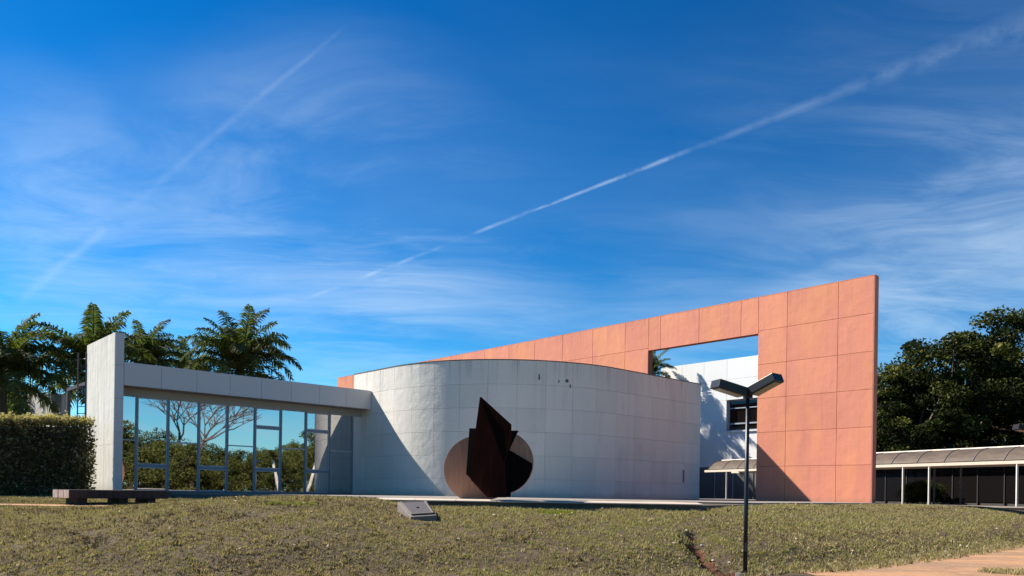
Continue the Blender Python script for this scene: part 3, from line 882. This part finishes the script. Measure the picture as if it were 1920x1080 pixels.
# ------------------------------------------------------------------ sculpture
SY = 21.85
scl = root('steel_sculpture', W(916, 930, SY) * 1.0, 'abstract rusted steel sculpture of a disc with dark folded plates', 'sculpture')
scl.location.z = 0.0; WLOC[scl].z = 0.0
def lobe(cx, cy, r, n=64):
    c = W(cx, cy, SY); rr = r / F * SY
    return [(c.x + rr * math.cos(math.tau * k / n), c.z + rr * math.sin(math.tau * k / n)) for k in range(n)]
pp_ = sorted(set((round(x, 5), round(max(z, 0.0), 5)) for x, z in lobe(895, 880, 63) + lobe(940, 867, 60)))
def half_hull(p):
    h = []
    for q in p:
        while len(h) > 1 and (h[-1][0] - h[-2][0]) * (q[1] - h[-2][1]) - (h[-1][1] - h[-2][1]) * (q[0] - h[-2][0]) <= 0: h.pop()
        h.append(q)
    return h
hull = half_hull(pp_)[:-1] + half_hull(pp_[::-1])[:-1]
MB().prism([(x, SY, z) for x, z in hull], (0.012, 0.07, 0)).build('disc', 'rust_disc', scl, bevel=.006)
def plate(name, px, mname, th=0.035):
    """folded plate from surveyed corners (x, y, forward distance from the disc)"""
    v = [W(x, y, SY - d) for x, y, d in px]
    for p in v:
        if p.z < 0.02: p.z = 0.0
    n = (v[1] - v[0]).cross(v[2] - v[0]).normalized()
    if n.y > 0: n = -n
    MB().prism(v, -n * th).build(name, mname, scl)
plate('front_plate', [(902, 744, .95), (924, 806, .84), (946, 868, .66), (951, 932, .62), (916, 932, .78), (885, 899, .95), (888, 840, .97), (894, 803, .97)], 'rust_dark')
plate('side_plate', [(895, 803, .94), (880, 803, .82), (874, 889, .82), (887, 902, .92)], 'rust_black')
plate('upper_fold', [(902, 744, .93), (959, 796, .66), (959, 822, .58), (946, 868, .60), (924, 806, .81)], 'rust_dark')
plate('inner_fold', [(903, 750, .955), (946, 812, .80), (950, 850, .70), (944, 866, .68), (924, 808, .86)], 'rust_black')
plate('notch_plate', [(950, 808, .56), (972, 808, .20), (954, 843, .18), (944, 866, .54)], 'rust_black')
wed = [(944, 838, .40), (954, 843, .30), (998, 869, .06)]
for k in range(1, 9):
    ang = R(4) + (R(72) - R(4)) * k / 8
    wed.append((940 + 59 * math.cos(ang), 867 + 59 * math.sin(ang), .06 + .05 * k))
wed += [(957, 932, .55), (944, 932, .58)]
# the folded-out segment, slightly curled
wv = [W(x, y, SY - d) for x, y, d in wed]
for p in wv:
    if p.z < .02: p.z = 0
mb = MB(); cc = W(940, 885, SY - .5); v = [cc] + wv
mb.add(v, [(0, i, i + 1) for i in range(1, len(wv))] + [(0, len(wv), 1)])
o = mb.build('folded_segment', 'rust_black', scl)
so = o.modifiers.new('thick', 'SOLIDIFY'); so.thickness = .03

# ------------------------------------------------------------------ street lamps
def lamp(base, height, dirs, label, flip=1):
    r = root('street_lamp', base, label, 'street lamp', 'twin head street lamps')
    top = base + Vector((0, 0, height))
    MB().tube([base + Vector((0, 0, -.15)), base + Vector((0, 0, 1.2)), top], [.045, .045, .038], 12).build('pole', 'black_paint', r, smooth=True)
    MB().tube([base + Vector((0, 0, -.05)), base + Vector((0, 0, .05))], [.10, .09], 12).build('base_plate', 'black_paint', r)
    MB().tube([base + Vector((0, 0, -.2)), base + Vector((0, 0, .025))], [.20, .19], 14).build('footing', 'dark_concrete', r)
    for k in range(4):
        q = base + Vector((math.cos(k * math.pi / 2 + .4) * .072, math.sin(k * math.pi / 2 + .4) * .072, 0))
        MB().tube([q + Vector((0, 0, .03)), q + Vector((0, 0, .08))], .012, 6).build('bolt', 'dark_steel', r)
    MB().box(base + Vector((0, -.045, .55)), (.022, 0, 0), (0, .004, 0), (0, 0, .09)).build('hatch', 'dark_steel', r)
    MB().box(top + Vector((0, 0, .02)), (.075, 0, 0), (0, .075, 0), (0, 0, .075)).build('bracket', 'black_paint', r)
    for (az, tilt, L) in dirs:
        d = Vector((math.cos(R(az)) * math.cos(R(tilt)), math.sin(R(az)) * math.cos(R(tilt)), math.sin(R(tilt))))
        sd = d.cross(Vector((0, 0, 1))).normalized(); up = sd.cross(d)
        c = top + Vector((0, 0, .03)) + d * (.11 + L / 2)
        hd = MB().box(c, d * L / 2, sd * .17, up * .085).build('lamp_head', 'black_paint', r, bevel=.012)
        MB().box(c - up * .088, d * (L / 2 - .05), sd * .115, up * .012).build('lens', 'lamp_lens', hd)
        MB().box(top + Vector((0, 0, .03)) + d * .07, d * .07, sd * .03, up * .03).build('arm', 'black_paint', r)
LY = 15.6
lz = W(1397, 1077, LY)
lt = W(1398, 742, LY)
lamp(Vector((lz.x, LY, lz.z)), lt.z - lz.z, [(196, 13, .66), (-50, 22, .62)], 'black twin head street lamp standing on the grass bank before the coral wall')
l2 = W(1962, 900, 24.0); l2h = W(1915, 806, 24.0)
gz = float(terrain(np.array(l2.x), np.array(24.0)))
lamp(Vector((l2.x, 24.0, gz)), l2h.z - gz - .1, [(176, 10, .85), (-5, 10, .7)], 'twin head street lamp by the path with one head reaching over the covered walkway')

# ------------------------------------------------------------------ bench
bc = ground_hit(190, 950)
BY = bc.y
bz = bc.z
bench = root('timber_bench', (bc.x, BY, bz), 'long heavy dark timber bench on the grass before the glass wing', 'bench')
e0 = W(84, 918, BY + .85); e1 = W(130, 918, BY)
zt = e1.z
end_dir = (Vector((e0.x, e0.y, 0)) - Vector((e1.x, e1.y, 0))).normalized()
lo_dir = Vector((-end_dir.y, end_dir.x, 0))
if lo_dir.x < 0: lo_dir = -lo_dir
dw = 1.0
p0 = Vector((e1.x, e1.y, 0))
BL = 3.1
for k in range(3):
    c = p0 + end_dir * (dw / 3 * (k + .5)) + lo_dir * (BL / 2 + random.uniform(-.01, .01)) + Vector((0, 0, zt - .13))
    pl_ = MB().box(c, lo_dir * BL / 2, end_dir * (dw / 6 - .006), (0, 0, .13)).build('seat_beam', 'wood_beam', bench, bevel=.012)
    MB().box(c - lo_dir * (BL / 2 + .004), lo_dir * .006, end_dir * (dw / 6 - .02), (0, 0, .115)).build('sunlit_end', 'sunlit_wood', pl_)  # thin pale facing, colours the bench end as if sunlit
for s in (.45, 1.7, 2.6):
    c = p0 + end_dir * dw / 2 + lo_dir * s
    MB().box((c.x, c.y, (zt - .26 + bz - .1) / 2), lo_dir * .14, end_dir * .36, (0, 0, (zt - .26 - bz + .1) / 2)).build('support', 'wood_beam', bench, bevel=.01)
c = p0 + end_dir * (dw / 2) + lo_dir * 1.55
MB().box((c.x, c.y, bz + .03), lo_dir * 1.3, end_dir * .12, (0, 0, .07)).build('stretcher', 'wood_beam', bench, bevel=.01)

# ------------------------------------------------------------------ plaque on the bank
pz = lambda x, y: float(terrain(np.array(x), np.array(y)))
qh = ground_hit(795, 976)
plq = root('plaque_stand', (qh.x, qh.y + .4, pz(qh.x, qh.y + .4)), 'low stone block with a slanted bronze plaque set in the grass bank', 'plaque')
c4 = [W(745, 941, qh.y + .95), W(800, 939, qh.y + .95), W(819, 966, qh.y - .02), W(770, 969, qh.y - .02)]
nn = (c4[1] - c4[0]).cross(c4[3] - c4[0]).normalized()
if nn.z < 0: nn = -nn
MB().prism(c4, Vector((0, 0, -.45))).build('stone_block', 'plinth_stone', plq, bevel=.015)
cm = sum(c4, Vector()) / 4
inner = [cm + (p - cm) * .82 + nn * .004 for p in c4]
pp = MB().prism(inner, nn * .02).build('bronze_plate', 'bronze', plq)
for i in range(4):
    a, b = inner[i] + nn * .02, inner[(i + 1) % 4] + nn * .02
    MB().tube([a, b], .018, 5).build('border', 'plinth_stone', pp)
MB().tube([cm + nn * .02, cm + nn * .035], .035, 8).build('seal', 'black_paint', pp)

# pale stones lying in the washed-out earth
for i, (x, y, r, lab) in enumerate(((1286, 996, .028, 'white stone on the grass just above the washed out earth'),
                                    (1337, 1052, .028, 'white stone in the middle of the washed out earth'),
                                    (1367, 1057, .024, 'white stone in the washed out earth beside the lamp pole'),
                                    (1316, 1024, .024, 'greyish white stone at the upper end of the washed out earth'),
                                    (1403, 1000, .02, 'white stone in the grass right behind the lamp pole'))):
    p = ground_hit(x, y); p.z += r * .5
    bm = bmesh.new(); bmesh.ops.create_icosphere(bm, subdivisions=2, radius=r)
    for v in bm.verts:
        k = 1 + .28 * math.sin(v.co.x * 60 + i) * math.cos(v.co.y * 50 + i * 2) + random.uniform(-.08, .08)
        v.co *= k; v.co.z *= .6; v.co.x *= 1.25
    me = bpy.data.meshes.new('stone'); bm.to_mesh(me); bm.free(); me.materials.append(MATS['stone_white'])
    tag(new_obj('stone', me, None, p), lab, 'stone', 'pale stones on the bank')

# ------------------------------------------------------------------ foliage
def leaf_mesh(name, P, size, m, tone, upbias=0.35, aspect=0.55, rng=RNG):
    """P: n x 3 leaf centres, one four-cornered leaf per centre"""
    n = len(P)
    d = rng.normal(size=(n, 3)); d[:, 2] *= 0.7
    d /= np.linalg.norm(d, axis=1)[:, None]
    up = rng.normal(size=(n, 3)) + np.array([0, 0, upbias * 3])
    s = np.cross(d, up); s /= (np.linalg.norm(s, axis=1)[:, None] + 1e-9)
    L = (size * rng.uniform(.65, 1.35, n))[:, None]
    v = np.empty((n, 4, 3))
    v[:, 0] = P - d * L * .5
    v[:, 1] = P + s * L * aspect * .5 + d * L * .05
    v[:, 2] = P + d * L * .5
    v[:, 3] = P - s * L * aspect * .5 + d * L * .05
    me = bpy.data.meshes.new(name)
    me.vertices.add(n * 4); me.vertices.foreach_set('co', v.ravel())
    me.loops.add(n * 4); me.loops.foreach_set('vertex_index', np.arange(n * 4))
    me.polygons.add(n); me.polygons.foreach_set('loop_start', np.arange(n) * 4)
    try: me.polygons.foreach_set('loop_total', np.full(n, 4))
    except Exception: pass
    me.update(calc_edges=True)
    at = me.attributes.new('tone', 'FLOAT', 'POINT'); at.data.foreach_set('value', np.repeat(tone, 4).astype(np.float32))
    me.materials.append(MATS[m])
    return me

def tree_data(seed, h, rx, rz, nclump, nleaf, leaf, m, trunk_h, trunk_r=.25, clump_r=1.0, bark_m='bark', lean=(0, 0), low=0.0):
    """crown of leaf clumps carried on limbs; returns trunk MB and crown mesh in local coordinates"""
    rg = np.random.default_rng(seed)
    cz = h - rz
    C = []
    nl = max(9, nclump // 6)
    ld = []
    while len(ld) < nl:
        d = rg.normal(size=3); d /= np.linalg.norm(d)
        if d[2] < -.55: continue
        if any(np.dot(d, e) > .80 for e in ld) and rg.uniform() < .8: continue
        ld.append(d)
    for d in ld:
        k_ = rg.uniform(.52, .74)
        lc_ = np.array([d[0] * rx * k_ + lean[0], d[1] * rx * k_ + lean[1], cz + d[2] * rz * k_])
        rl = rx * rg.uniform(.26, .40)
        for _ in range(nclump // nl):
            e = rg.normal(size=3); e[2] = e[2] * .8 + .35; e /= np.linalg.norm(e)
            C.append(lc_ + e * rl * rg.uniform(.55, 1.0))
    C = np.array(C)
    if low:
        k = int(nclump * low)
        th = rg.uniform(0, 6.28, k); rr = rx * np.sqrt(rg.uniform(.2, 1, k)) * .95
        C = np.concatenate([C, np.stack([np.cos(th) * rr, np.sin(th) * rr, rg.uniform(.6, cz, k)], 1)])
    P = []; tone = []
    for c in C:
        k = int(nleaf * rg.uniform(.6, 1.4)); cr = clump_r * rg.uniform(.65, 1.3)
        q = rg.normal(size=(k, 3)); q /= np.linalg.norm(q, axis=1)[:, None]
        q *= (cr * rg.uniform(.2, 1, k) ** .5)[:, None]; q[:, 2] *= .62
        P.append(c + q); tone.append(np.clip(rg.normal(rg.uniform(.12, .72), .16, k), 0, 1))
    P = np.concatenate(P); tone = np.concatenate(tone)
    me = leaf_mesh('crown', P, leaf, m, tone, rng=rg)
    tb = MB()
    tp = Vector((lean[0] * .5, lean[1] * .5, trunk_h))
    tb.tube([(0, 0, -.3), (lean[0] * .2, lean[1] * .2, trunk_h * .5), tp], [trunk_r * 1.25, trunk_r, trunk_r * .8], 9)
    idx = rg.choice(len(C), min(14, len(C)), replace=False)
    for i in idx:
        e = Vector(C[i]); 
        if e.z < trunk_h * .9: continue
        mid = tp.lerp(e, .5) + Vector(rg.normal(0, .35, 3)) + Vector((0, 0, .3))
        tb.tube([tp, mid, e], [trunk_r * .6, trunk_r * .3, trunk_r * .1], 6)
    return tb.mesh('trunk', bark_m, smooth=True), me

def place_tree(name, tk, cr, loc, rz, sc, label, cat='tree', group=None):
    r = root(name, loc, label, cat, group)
    r.rotation_euler.z = rz; r.scale = (sc, sc, sc)
    for nm, me in (('trunk', tk), ('crown', cr)):
        o = bpy.data.objects.new(nm, me); COL.objects.link(o); o.parent = r
    return r
def gpos(x, Y):
    dx, _ = ray(x, HY)
    return Vector((dx * Y, Y, pz(dx * Y, Y)))

# broadleaf trees behind the covered walkway
tA = tree_data(3, 12.8, 5.8, 5.4, 90, 290, .24, 'tree_leaf', 4.2, .32, 1.05, low=.5)
tB = tree_data(5, 15.0, 4.8, 6.2, 84, 290, .24, 'tree_leaf', 5.0, .32, 1.0, low=.5)
tC = tree_data(9, 11.8, 3.8, 5.0, 60, 280, .24, 'tree_leaf', 4.0, .25, .95, low=.5)
G1 = 'trees behind the covered walkway'
for d_, x, Y, rz, sc, lab in ((tA, 1778, 57, .3, 1.08, 'dense dark broadleaf tree with the broadest crown behind the covered walkway'),
                              (tB, 1905, 60, 1.0, 1.10, 'tallest dark broadleaf tree standing behind the covered walkway'),
                              (tC, 1652, 62, 2.0, 1.06, 'narrow dark tree half hidden by the end of the coral wall'),
                              (tC, 1712, 54, 3.9, .92, 'dark tree between the coral wall and the broadest crown'),
                              (tA, 2010, 56, 2.4, 1.0, 'broad dark tree at the far end of the tree row behind the walkway'),
                              (tC, 1840, 70, .8, 1.12, 'dark tree filling the gap at the back of the tree row'),
                              (tB, 1740, 78, 4.0, .95, 'far dark tree low behind the broadest crown'),
                              (tA, 1650, 88, 5.0, 1.0, 'far dark tree behind the narrow tree and the coral wall'),
                              (tA, 1850, 90, 1.9, 1.1, 'farthest dark tree closing the view beyond the walkway')):
    place_tree('broadleaf_tree', *d_, gpos(x, Y), rz, sc, lab, 'tree', G1)
# understory shrubs behind the walkway
sA = tree_data(21, 3.4, 2.5, 1.6, 45, 170, .20, 'tree_leaf', 1.0, .10, .8, low=.5)
for k, (x, Y) in enumerate(((1655, 56), (1700, 60), (1752, 58), (1800, 55), (1850, 52), (1900, 54), (1945, 50), (1725, 66), (1820, 66), (1880, 68), (1722, 46.2), (1735, 46.6))):
    place_tree('shrub', *sA, gpos(x, Y), k * 1.3, (random.uniform(.85, 1.25) if Y > 48 else .42), 'dark rounded shrub under the trees behind the covered walkway', 'shrub', 'shrubs behind the walkway')

# palms
def frond_mesh(seed, L=3.6, e0=60, droop=95, nl=58):
    rg = random.Random(seed)
    pts = []; p = Vector((0, 0, 0)); N = 14
    for i in range(N + 1):
        t = i / N
        pts.append(p.copy())
        e = R(e0 - droop * t ** 1.35)
        p += Vector((math.cos(e), 0, math.sin(e))) * L / N
    mb = MB()
    mb.tube(pts, [.045 * (1 - .85 * i / N) + .006 for i in range(N + 1)], 4, False)
    tone = [.55] * len(mb.v)
    for i in range(nl):
        t = .10 + .90 * i / (nl - 1)
        k = min(int(t * N), N - 1); fr_ = t * N - k
        b = pts[k].lerp(pts[k + 1], fr_); d = (pts[min(k + 1, N)] - pts[k]).normalized()
        upv = Vector((-d.z, 0, d.x))
        ll = .80 * math.sin(math.pi * min(.14 + t * .84, 1)) ** .6 * rg.uniform(.8, 1.1) + .08
        for s in (-1, 1):
            el = rg.uniform(-.25, .55)
            dv = (Vector((0, s, 0)) * math.cos(el) + upv * math.sin(el)) * .8 + d * rg.uniform(.35, .65)
            dv.normalize()
            mid = b + dv * ll * .5; tip = b + dv * ll * .92 + Vector((0, 0, -ll * .38))
            w = d * .046
            k0 = len(mb.v)
            mb.add([b - w * .6, b + w * .6, mid - w, mid + w, tip], [(0, 1, 3, 2), (2, 3, 4)])
            tt = min(max(rg.gauss(.5, .22), 0), 1)
            tone += [tt] * 5
    me = bpy.data.meshes.new('frond'); me.from_pydata(mb.v, [], mb.f)
    at = me.attributes.new('tone', 'FLOAT', 'POINT'); at.data.foreach_set('value', np.array(tone, np.float32))
    me.materials.append(MATS['palm_leaf'])
    return me
FR = [frond_mesh(s, 3.9, e, dr) for s, e, dr in ((1, 82, 55), (2, 66, 85), (3, 50, 100), (4, 30, 105), (5, -4, 80), (6, 70, 112))]
def palm(crown, label, nf=26, sc=1.0, seed=0, group='palms behind the glass wing'):
    rg = random.Random(seed)
    gz = pz(crown.x, crown.y)
    r = root('palm_tree', (crown.x, crown.y, gz), label, 'palm', group)
    MB().tube([(crown.x, crown.y, gz - .3), (crown.x + .1, crown.y, gz + 2), (crown.x - .05, crown.y, crown.z - 1.2), (crown.x, crown.y, crown.z + .1)], [.30, .24, .20, .15], 10).build('trunk', 'bark', r, smooth=True)
    for i in range(nf):
        q = i / (nf - 1)
        fm = FR[0] if q < .10 else (FR[1] if q < .25 else (FR[5] if q < .4 else (FR[2] if q < .65 else (FR[3] if q < .85 else FR[4]))))
        o = new_obj('frond', fm, r, crown + Vector((0, 0, .25 * (1 - q))), (rg.uniform(-.25, .25), rg.uniform(-.12, .12), i * 2.39996 + rg.uniform(-.25, .25)))
        k = sc * rg.uniform(.85, 1.12); o.scale = (k, k, k)
palm(W(448, 696, 50), 'full palm with drooping fronds rising clear above the grey fascia', 46, 1.12, 1)
palm(W(272, 690, 54), 'palm rising right beside the top of the fin wall', 36, .95, 2)
palm(W(168, 700, 47), 'palm with long arching fronds behind the roof ladder', 36, 1.1, 3)
palm(W(8, 715, 43), 'palm with bushy fronds behind the hedge and weathered concrete wall', 44, 1.05, 4)
palm(W(352, 712, 58), 'low palm peeping over the grey fascia between two taller palms', 26, .8, 6)
wpnt = on_a(1338, 806, A_W)
tt = 5.2
palm(Vector((wpnt.x + sh[0] * tt, wpnt.y + sh[1] * tt, wpnt.z + tt * math.tan(R(SUN_EL)))), 'palm in the court whose shadow falls on the white block', 24, .62, 5)
# leafy trees behind hedge, left
tL = tree_data(31, 7.2, 3.4, 3.2, 50, 300, .22, 'tree_leaf', 2.6, .2, .95, low=.5)
for x, Y, rz, sc, lab in ((20, 52, 0, 1.05, 'dense green tree behind the hedge next to the bushy palm'),
                          (112, 60, 1.5, .62, 'small green tree low behind the roof ladder')):
    place_tree('broadleaf_tree', *tL, gpos(x, Y), rz, sc, lab, 'tree', 'trees behind the hedge')

# trees across the lawn, mirrored in the glazing
def mirror_pos(x, dist):
    dx, _ = ray(x, 850)
    t = B_G / (dx * UX + UY)
    h = Vector((dx * t, t)); d = Vector((dx, 1)).normalized(); n = Vector((-UX, -UY))
    r_ = d - 2 * d.dot(n) * n
    q = h + r_ * dist
    return Vector((q.x, q.y, pz(q.x, q.y)))
tM = tree_data(41, 7.0, 4.0, 3.3, 70, 120, .26, 'light_leaf', 2.2, .2, 1.0, low=.5)
tN = tree_data(43, 8.2, 4.3, 4.0, 70, 120, .26, 'light_leaf', 2.6, .22, 1.0, low=.5)
for k, (x, ds, d_, sc) in enumerate(((215, 40, tN, .95), (262, 50, tM, .95), (318, 44, tM, .88), (372, 58, tN, .85), (412, 46, tM, .72), (455, 56, tM, .74), (500, 64, tN, .66), (540, 52, tM, .72), (585, 56, tN, .95), (625, 62, tN, 1.1),
                                    (240, 70, tN, 1.05), (300, 72, tN, 1.0), (345, 66, tM, .98), (440, 74, tM, .86), (480, 78, tN, .74), (525, 72, tM, .84), (560, 78, tN, .9))):
    place_tree('garden_tree', *d_, mirror_pos(x, ds), k * 1.1, sc, 'green garden tree across the lawn, mirrored in the glazing', 'tree', 'trees mirrored in the glazing')
def bare_tree(loc, label):
    r = root('bare_tree', loc, label, 'tree')
    rg = random.Random(5); tb = MB()
    def grow(p, d, L, rad, lev):
        mid = p + d * L * .5 + Vector([rg.uniform(-.1, .1) * L for _ in range(3)])
        e = p + d * L
        tb.tube([p, mid, e], [rad, rad * .8, rad * .6], 6 if lev < 2 else 4, False)
        if lev == 5: return
        for k in range(3 if lev < 3 else 4):
            nd = (d + Vector([rg.uniform(-1.0, 1.0), rg.uniform(-1.0, 1.0), rg.uniform(-.2, .45)])).normalized()
            grow(e, nd, L * rg.uniform(.68, .86), rad * .6, lev + 1)
    grow(Vector(loc) - Vector((0, 0, .2)), Vector((0, 0, 1)), 3.9, .32, 0)
    tb.build('branches', 'bare_bark', r)
bare_tree(mirror_pos(352, 50), 'leafless spreading tree across the lawn, mirrored in the glazing')
for x, ds, ln, lab in ((560, 40, 1.6, 'pale leaning palm trunk across the lawn, mirrored near the glazing middle'), (532, 44, -.9, 'shorter pale leaning palm across the lawn, mirrored in the glazing')):
    p = mirror_pos(x, ds)
    r = root('leaning_palm', p, lab, 'palm')
    MB().tube([p + Vector((0, 0, -.2)), p + Vector((ln * .25, ln * .6, 2.2)), p + Vector((ln * .3, ln * .95, 4.4))], [.2, .16, .13], 9).build('trunk', 'pale_bark', r, smooth=True)
    for i in range(12):
        new_obj('frond', FR[1 + i % 5], r, p + Vector((ln * .3, ln * .95, 4.4)), (0, 0, i * 2.4)).scale = (.5, .5, .5)

# clipped hedge
hx0, hx1, hy0, hy1, hz1 = -25.0, -16.85, 30.1, 31.35, 2.86
hz0 = -0.26
hr = root('hedge', ((hx0 + hx1) / 2, (hy0 + hy1) / 2, hz0), 'thick clipped hedge with pale sunlit top beside the fin wall', 'hedge')
n = 70000
P = np.stack([RNG.uniform(hx0, hx1, n), RNG.uniform(hy0, hy1, n), RNG.uniform(hz0, hz1, n)], 1)
# keep mostly the outer shell
dd = np.minimum.reduce([P[:, 0] - hx0, hx1 - P[:, 0], P[:, 1] - hy0, hy1 - P[:, 1], hz1 - P[:, 2]])
P = P[(dd < .30) | (RNG.uniform(size=n) < .25)]
P[:, 1] += .09 * wob(P[:, 0], P[:, 2], 2.1); P[:, 0] += .07 * wob(P[:, 2], P[:, 1], 2.6) 
P[:, 2] += np.where(P[:, 2] > hz1 - .4, .07 * wob(P[:, 0], P[:, 1], 3.1) + np.abs(RNG.normal(0, .09, len(P))), 0)
tone = np.clip(RNG.normal(.38, .2, len(P)) + np.where(RNG.uniform(size=len(P)) < .08, .45, 0) + np.clip((P[:, 2] - 2.62) * 2.4, 0, .75) + np.where(wob(P[:, 0], P[:, 2], 1.7) + wob(P[:, 0] + 3, P[:, 2] * 2, 4.1) > .75, .3, 0), 0, 1)  # leaves turn paler toward the hedge top, sunlight put into their tone
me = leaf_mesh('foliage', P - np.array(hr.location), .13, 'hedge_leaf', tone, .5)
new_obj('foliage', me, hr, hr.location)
MB().box(((hx0 + hx1) / 2, (hy0 + hy1) / 2, (hz0 + hz1 - .35) / 2), ((hx1 - hx0) / 2 - .28, 0, 0), (0, (hy1 - hy0) / 2 - .28, 0), (0, 0, (hz1 - .35 - hz0) / 2)).build('branch_core', 'bark', hr)

# ------------------------------------------------------------------ grass on the bank
def grass(name, n, region, hmin, hmax, m, blades, wdt, tonef, keepf, label=None):
    x0, x1, y0, y1 = region
    X = RNG.uniform(x0, x1, n); 
    Y = y0 + (y1 - y0) * RNG.uniform(0, 1, n) ** 1.15
    k = keepf(X, Y); X, Y = X[k], Y[k]
    Z = terrain(X, Y)
    n = len(X)
    tn = tonef(X, Y)
    V = np.empty((n, blades, 3, 3)); 
    for b in range(blades):
        th = RNG.uniform(0, 6.283, n); ln = RNG.uniform(.15, 1.0, n)
        h = RNG.uniform(hmin, hmax, n); w = wdt * RNG.uniform(.6, 1.4, n)
        ox, oy = RNG.normal(0, .028, n), RNG.normal(0, .028, n)
        ph = RNG.uniform(0, 6.283, n)
        bx, by = X + ox, Y + oy
        V[:, b, 0] = np.stack([bx - np.cos(ph) * w, by - np.sin(ph) * w, Z - .012], 1)
        V[:, b, 1] = np.stack([bx + np.cos(ph) * w, by + np.sin(ph) * w, Z - .012], 1)
        V[:, b, 2] = np.stack([bx + np.cos(th) * ln * h, by + np.sin(th) * ln * h, Z + h * (1.05 - .45 * ln)], 1)
    nt = n * blades
    me = bpy.data.meshes.new(name)
    me.vertices.add(nt * 3); me.vertices.foreach_set('co', V.ravel())
    me.loops.add(nt * 3); me.loops.foreach_set('vertex_index', np.arange(nt * 3))
    me.polygons.add(nt); me.polygons.foreach_set('loop_start', np.arange(nt) * 3)
    try: me.polygons.foreach_set('loop_total', np.full(nt, 3))
    except Exception: pass
    me.update(calc_edges=True)
    tn = np.clip(np.repeat(tn, blades) + RNG.normal(0, .10, nt), 0, 1)
    at = me.attributes.new('tone', 'FLOAT', 'POINT'); at.data.foreach_set('value', np.repeat(tn, 3).astype(np.float32))
    me.materials.append(MATS[m])
    o = new_obj(name, me)
    return tag(o, label, 'grass', None, 'stuff')
def gkeep(X, Y):
    d = foot_dist(X, Y)
    vis = np.abs(X) < Y * .70 + 1.5
    k = (d > -.05 + .12 * wob(X, Y, 2.2)) & vis
    ex = np.interp(X, [-30, -15, -8, -3.6, 5.1, 9.4, 17, 17.3, 30], [33, 32.5, 29, 20.55, 20.66, 26.9, 34.4, 50, 50])
    k &= Y < ex
    k &= ~((X < -11.6) & (Y > 21.9) & (Y < 22.8))
    ek = np.zeros(X.shape)
    for p, r in ERO: ek = np.maximum(ek, np.exp(-((X - p.x) ** 2 + ((Y - p.y) * .8) ** 2) / r ** 2 * 1.5))
    k &= (ek + .12 * wob(X, Y, 7) < .54)
    # thin and bald patches
    thin = wob(X, Y, 1.6) * .5 + wob(X + 7, Y - 3, 4.3) * .5
    k &= RNG.uniform(size=X.shape) < np.clip(0.95 + thin * 1.25, .12, 1)
    return k
def gtone(X, Y):
    g = np.interp(X, [-12, -3, -1, 4, 14], [.42, .48, .66, .78, .66])
    g = g - .30 * np.clip(wob(X + 5, Y * 1.6, .55) + .5 * wob(X, Y * 1.5 + 2, 1.3), 0, 1)
    return np.clip(g + .26 * wob(X, Y, .8) * .6 + .22 * wob(X + 3, Y, 3.0) + RNG.normal(0, .28, X.shape), 0, 1)
grass('grass', 300000, (-21, 23.5, 11.5, 34.5), .022, .065, 'grass_blade', 5, .010, gtone, gkeep, 'short dry grass covering the sloping bank')
def ckeep(X, Y):
    return gkeep(X, Y) & (wob(X * 1.3, Y, 5.2) + .7 * wob(X - 4, Y + 2, 2.3) > .05)
grass('ground_cover', 80000, (-21, 23.5, 11.5, 34.5), .03, .10, 'grass_blade', 5, .018, lambda X, Y: np.clip(gtone(X, Y) - .08 + RNG.normal(0, .15, X.shape), 0, 1), ckeep, 'leafy clumps of ground cover scattered in the dry grass')
# brighter weeds
wc = [(ground_hit(312, 981), .38), (ground_hit(75, 980), .3), (ground_hit(1040, 962), .35), (ground_hit(420, 955), .5), (ground_hit(540, 950), .45)]
def wkeep(X, Y):
    k = np.zeros(X.shape, bool)
    for p, r in wc: k |= (((X - p.x) / 1.4) ** 2 + (Y - p.y) ** 2) < (r * (1 + .3 * wob(X, Y, 5))) ** 2
    return k & gkeep(X, Y)
grass('weeds', 60000, (-15, 5, 18, 27.5), .04, .11, 'weed_leaf', 4, .014, lambda X, Y: np.clip(RNG.normal(.5, .25, X.shape), 0, 1), wkeep, 'yellow green weeds in patches on the dry bank')
def ekp(X, Y):
    d = foot_dist(X, Y)
    return (np.abs(d) < .35) & (X > 3) & (np.abs(X) < Y * .72)
grass('path_edge_grass', 26000, (3, 21, 13.5, 34), .05, .14, 'grass_blade', 5, .013, lambda X, Y: np.clip(RNG.normal(.45, .25, X.shape), 0, 1), ekp, 'longer dry grass fringe along the earth path')
def tkeep(X, Y):
    p = ground_hit(1900, 1074)
    return ((X - p.x) / 1.3) ** 2 + (Y - p.y) ** 2 < .3 * (1 + .4 * wob(X, Y, 4))
grass('path_tuft', 9000, (9, 15, 15, 21), .04, .13, 'grass_blade', 5, .014, lambda X, Y: np.clip(RNG.normal(.55, .2, X.shape), 0, 1), tkeep, 'straw coloured grass tuft growing in the earth path')

# fallen leaves scattered on the bank
leaf_mat('dry_leaf', (0.10, 0.06, 0.035), (0.34, 0.24, 0.14), (0.62, 0.54, 0.42), 0.1)
n = 5200
LX = RNG.uniform(-20, 20, n); LYv = RNG.uniform(12, 30, n)
k = gkeep(LX, LYv) & (RNG.uniform(size=n) < np.clip(.45 + .5 * wob(LX, LYv, .9), .05, 1))
LX, LYv = LX[k], LYv[k]
P = np.stack([LX, LYv, terrain(LX, LYv) + RNG.uniform(.03, .07, len(LX))], 1)
me = leaf_mesh('fallen_leaves', P, .075, 'dry_leaf', np.clip(RNG.beta(1.2, 1.6, len(P)), 0, 1), .8)
tag(new_obj('fallen_leaves', me), 'dry fallen leaves scattered over the grass bank', 'leaves', None, 'stuff')
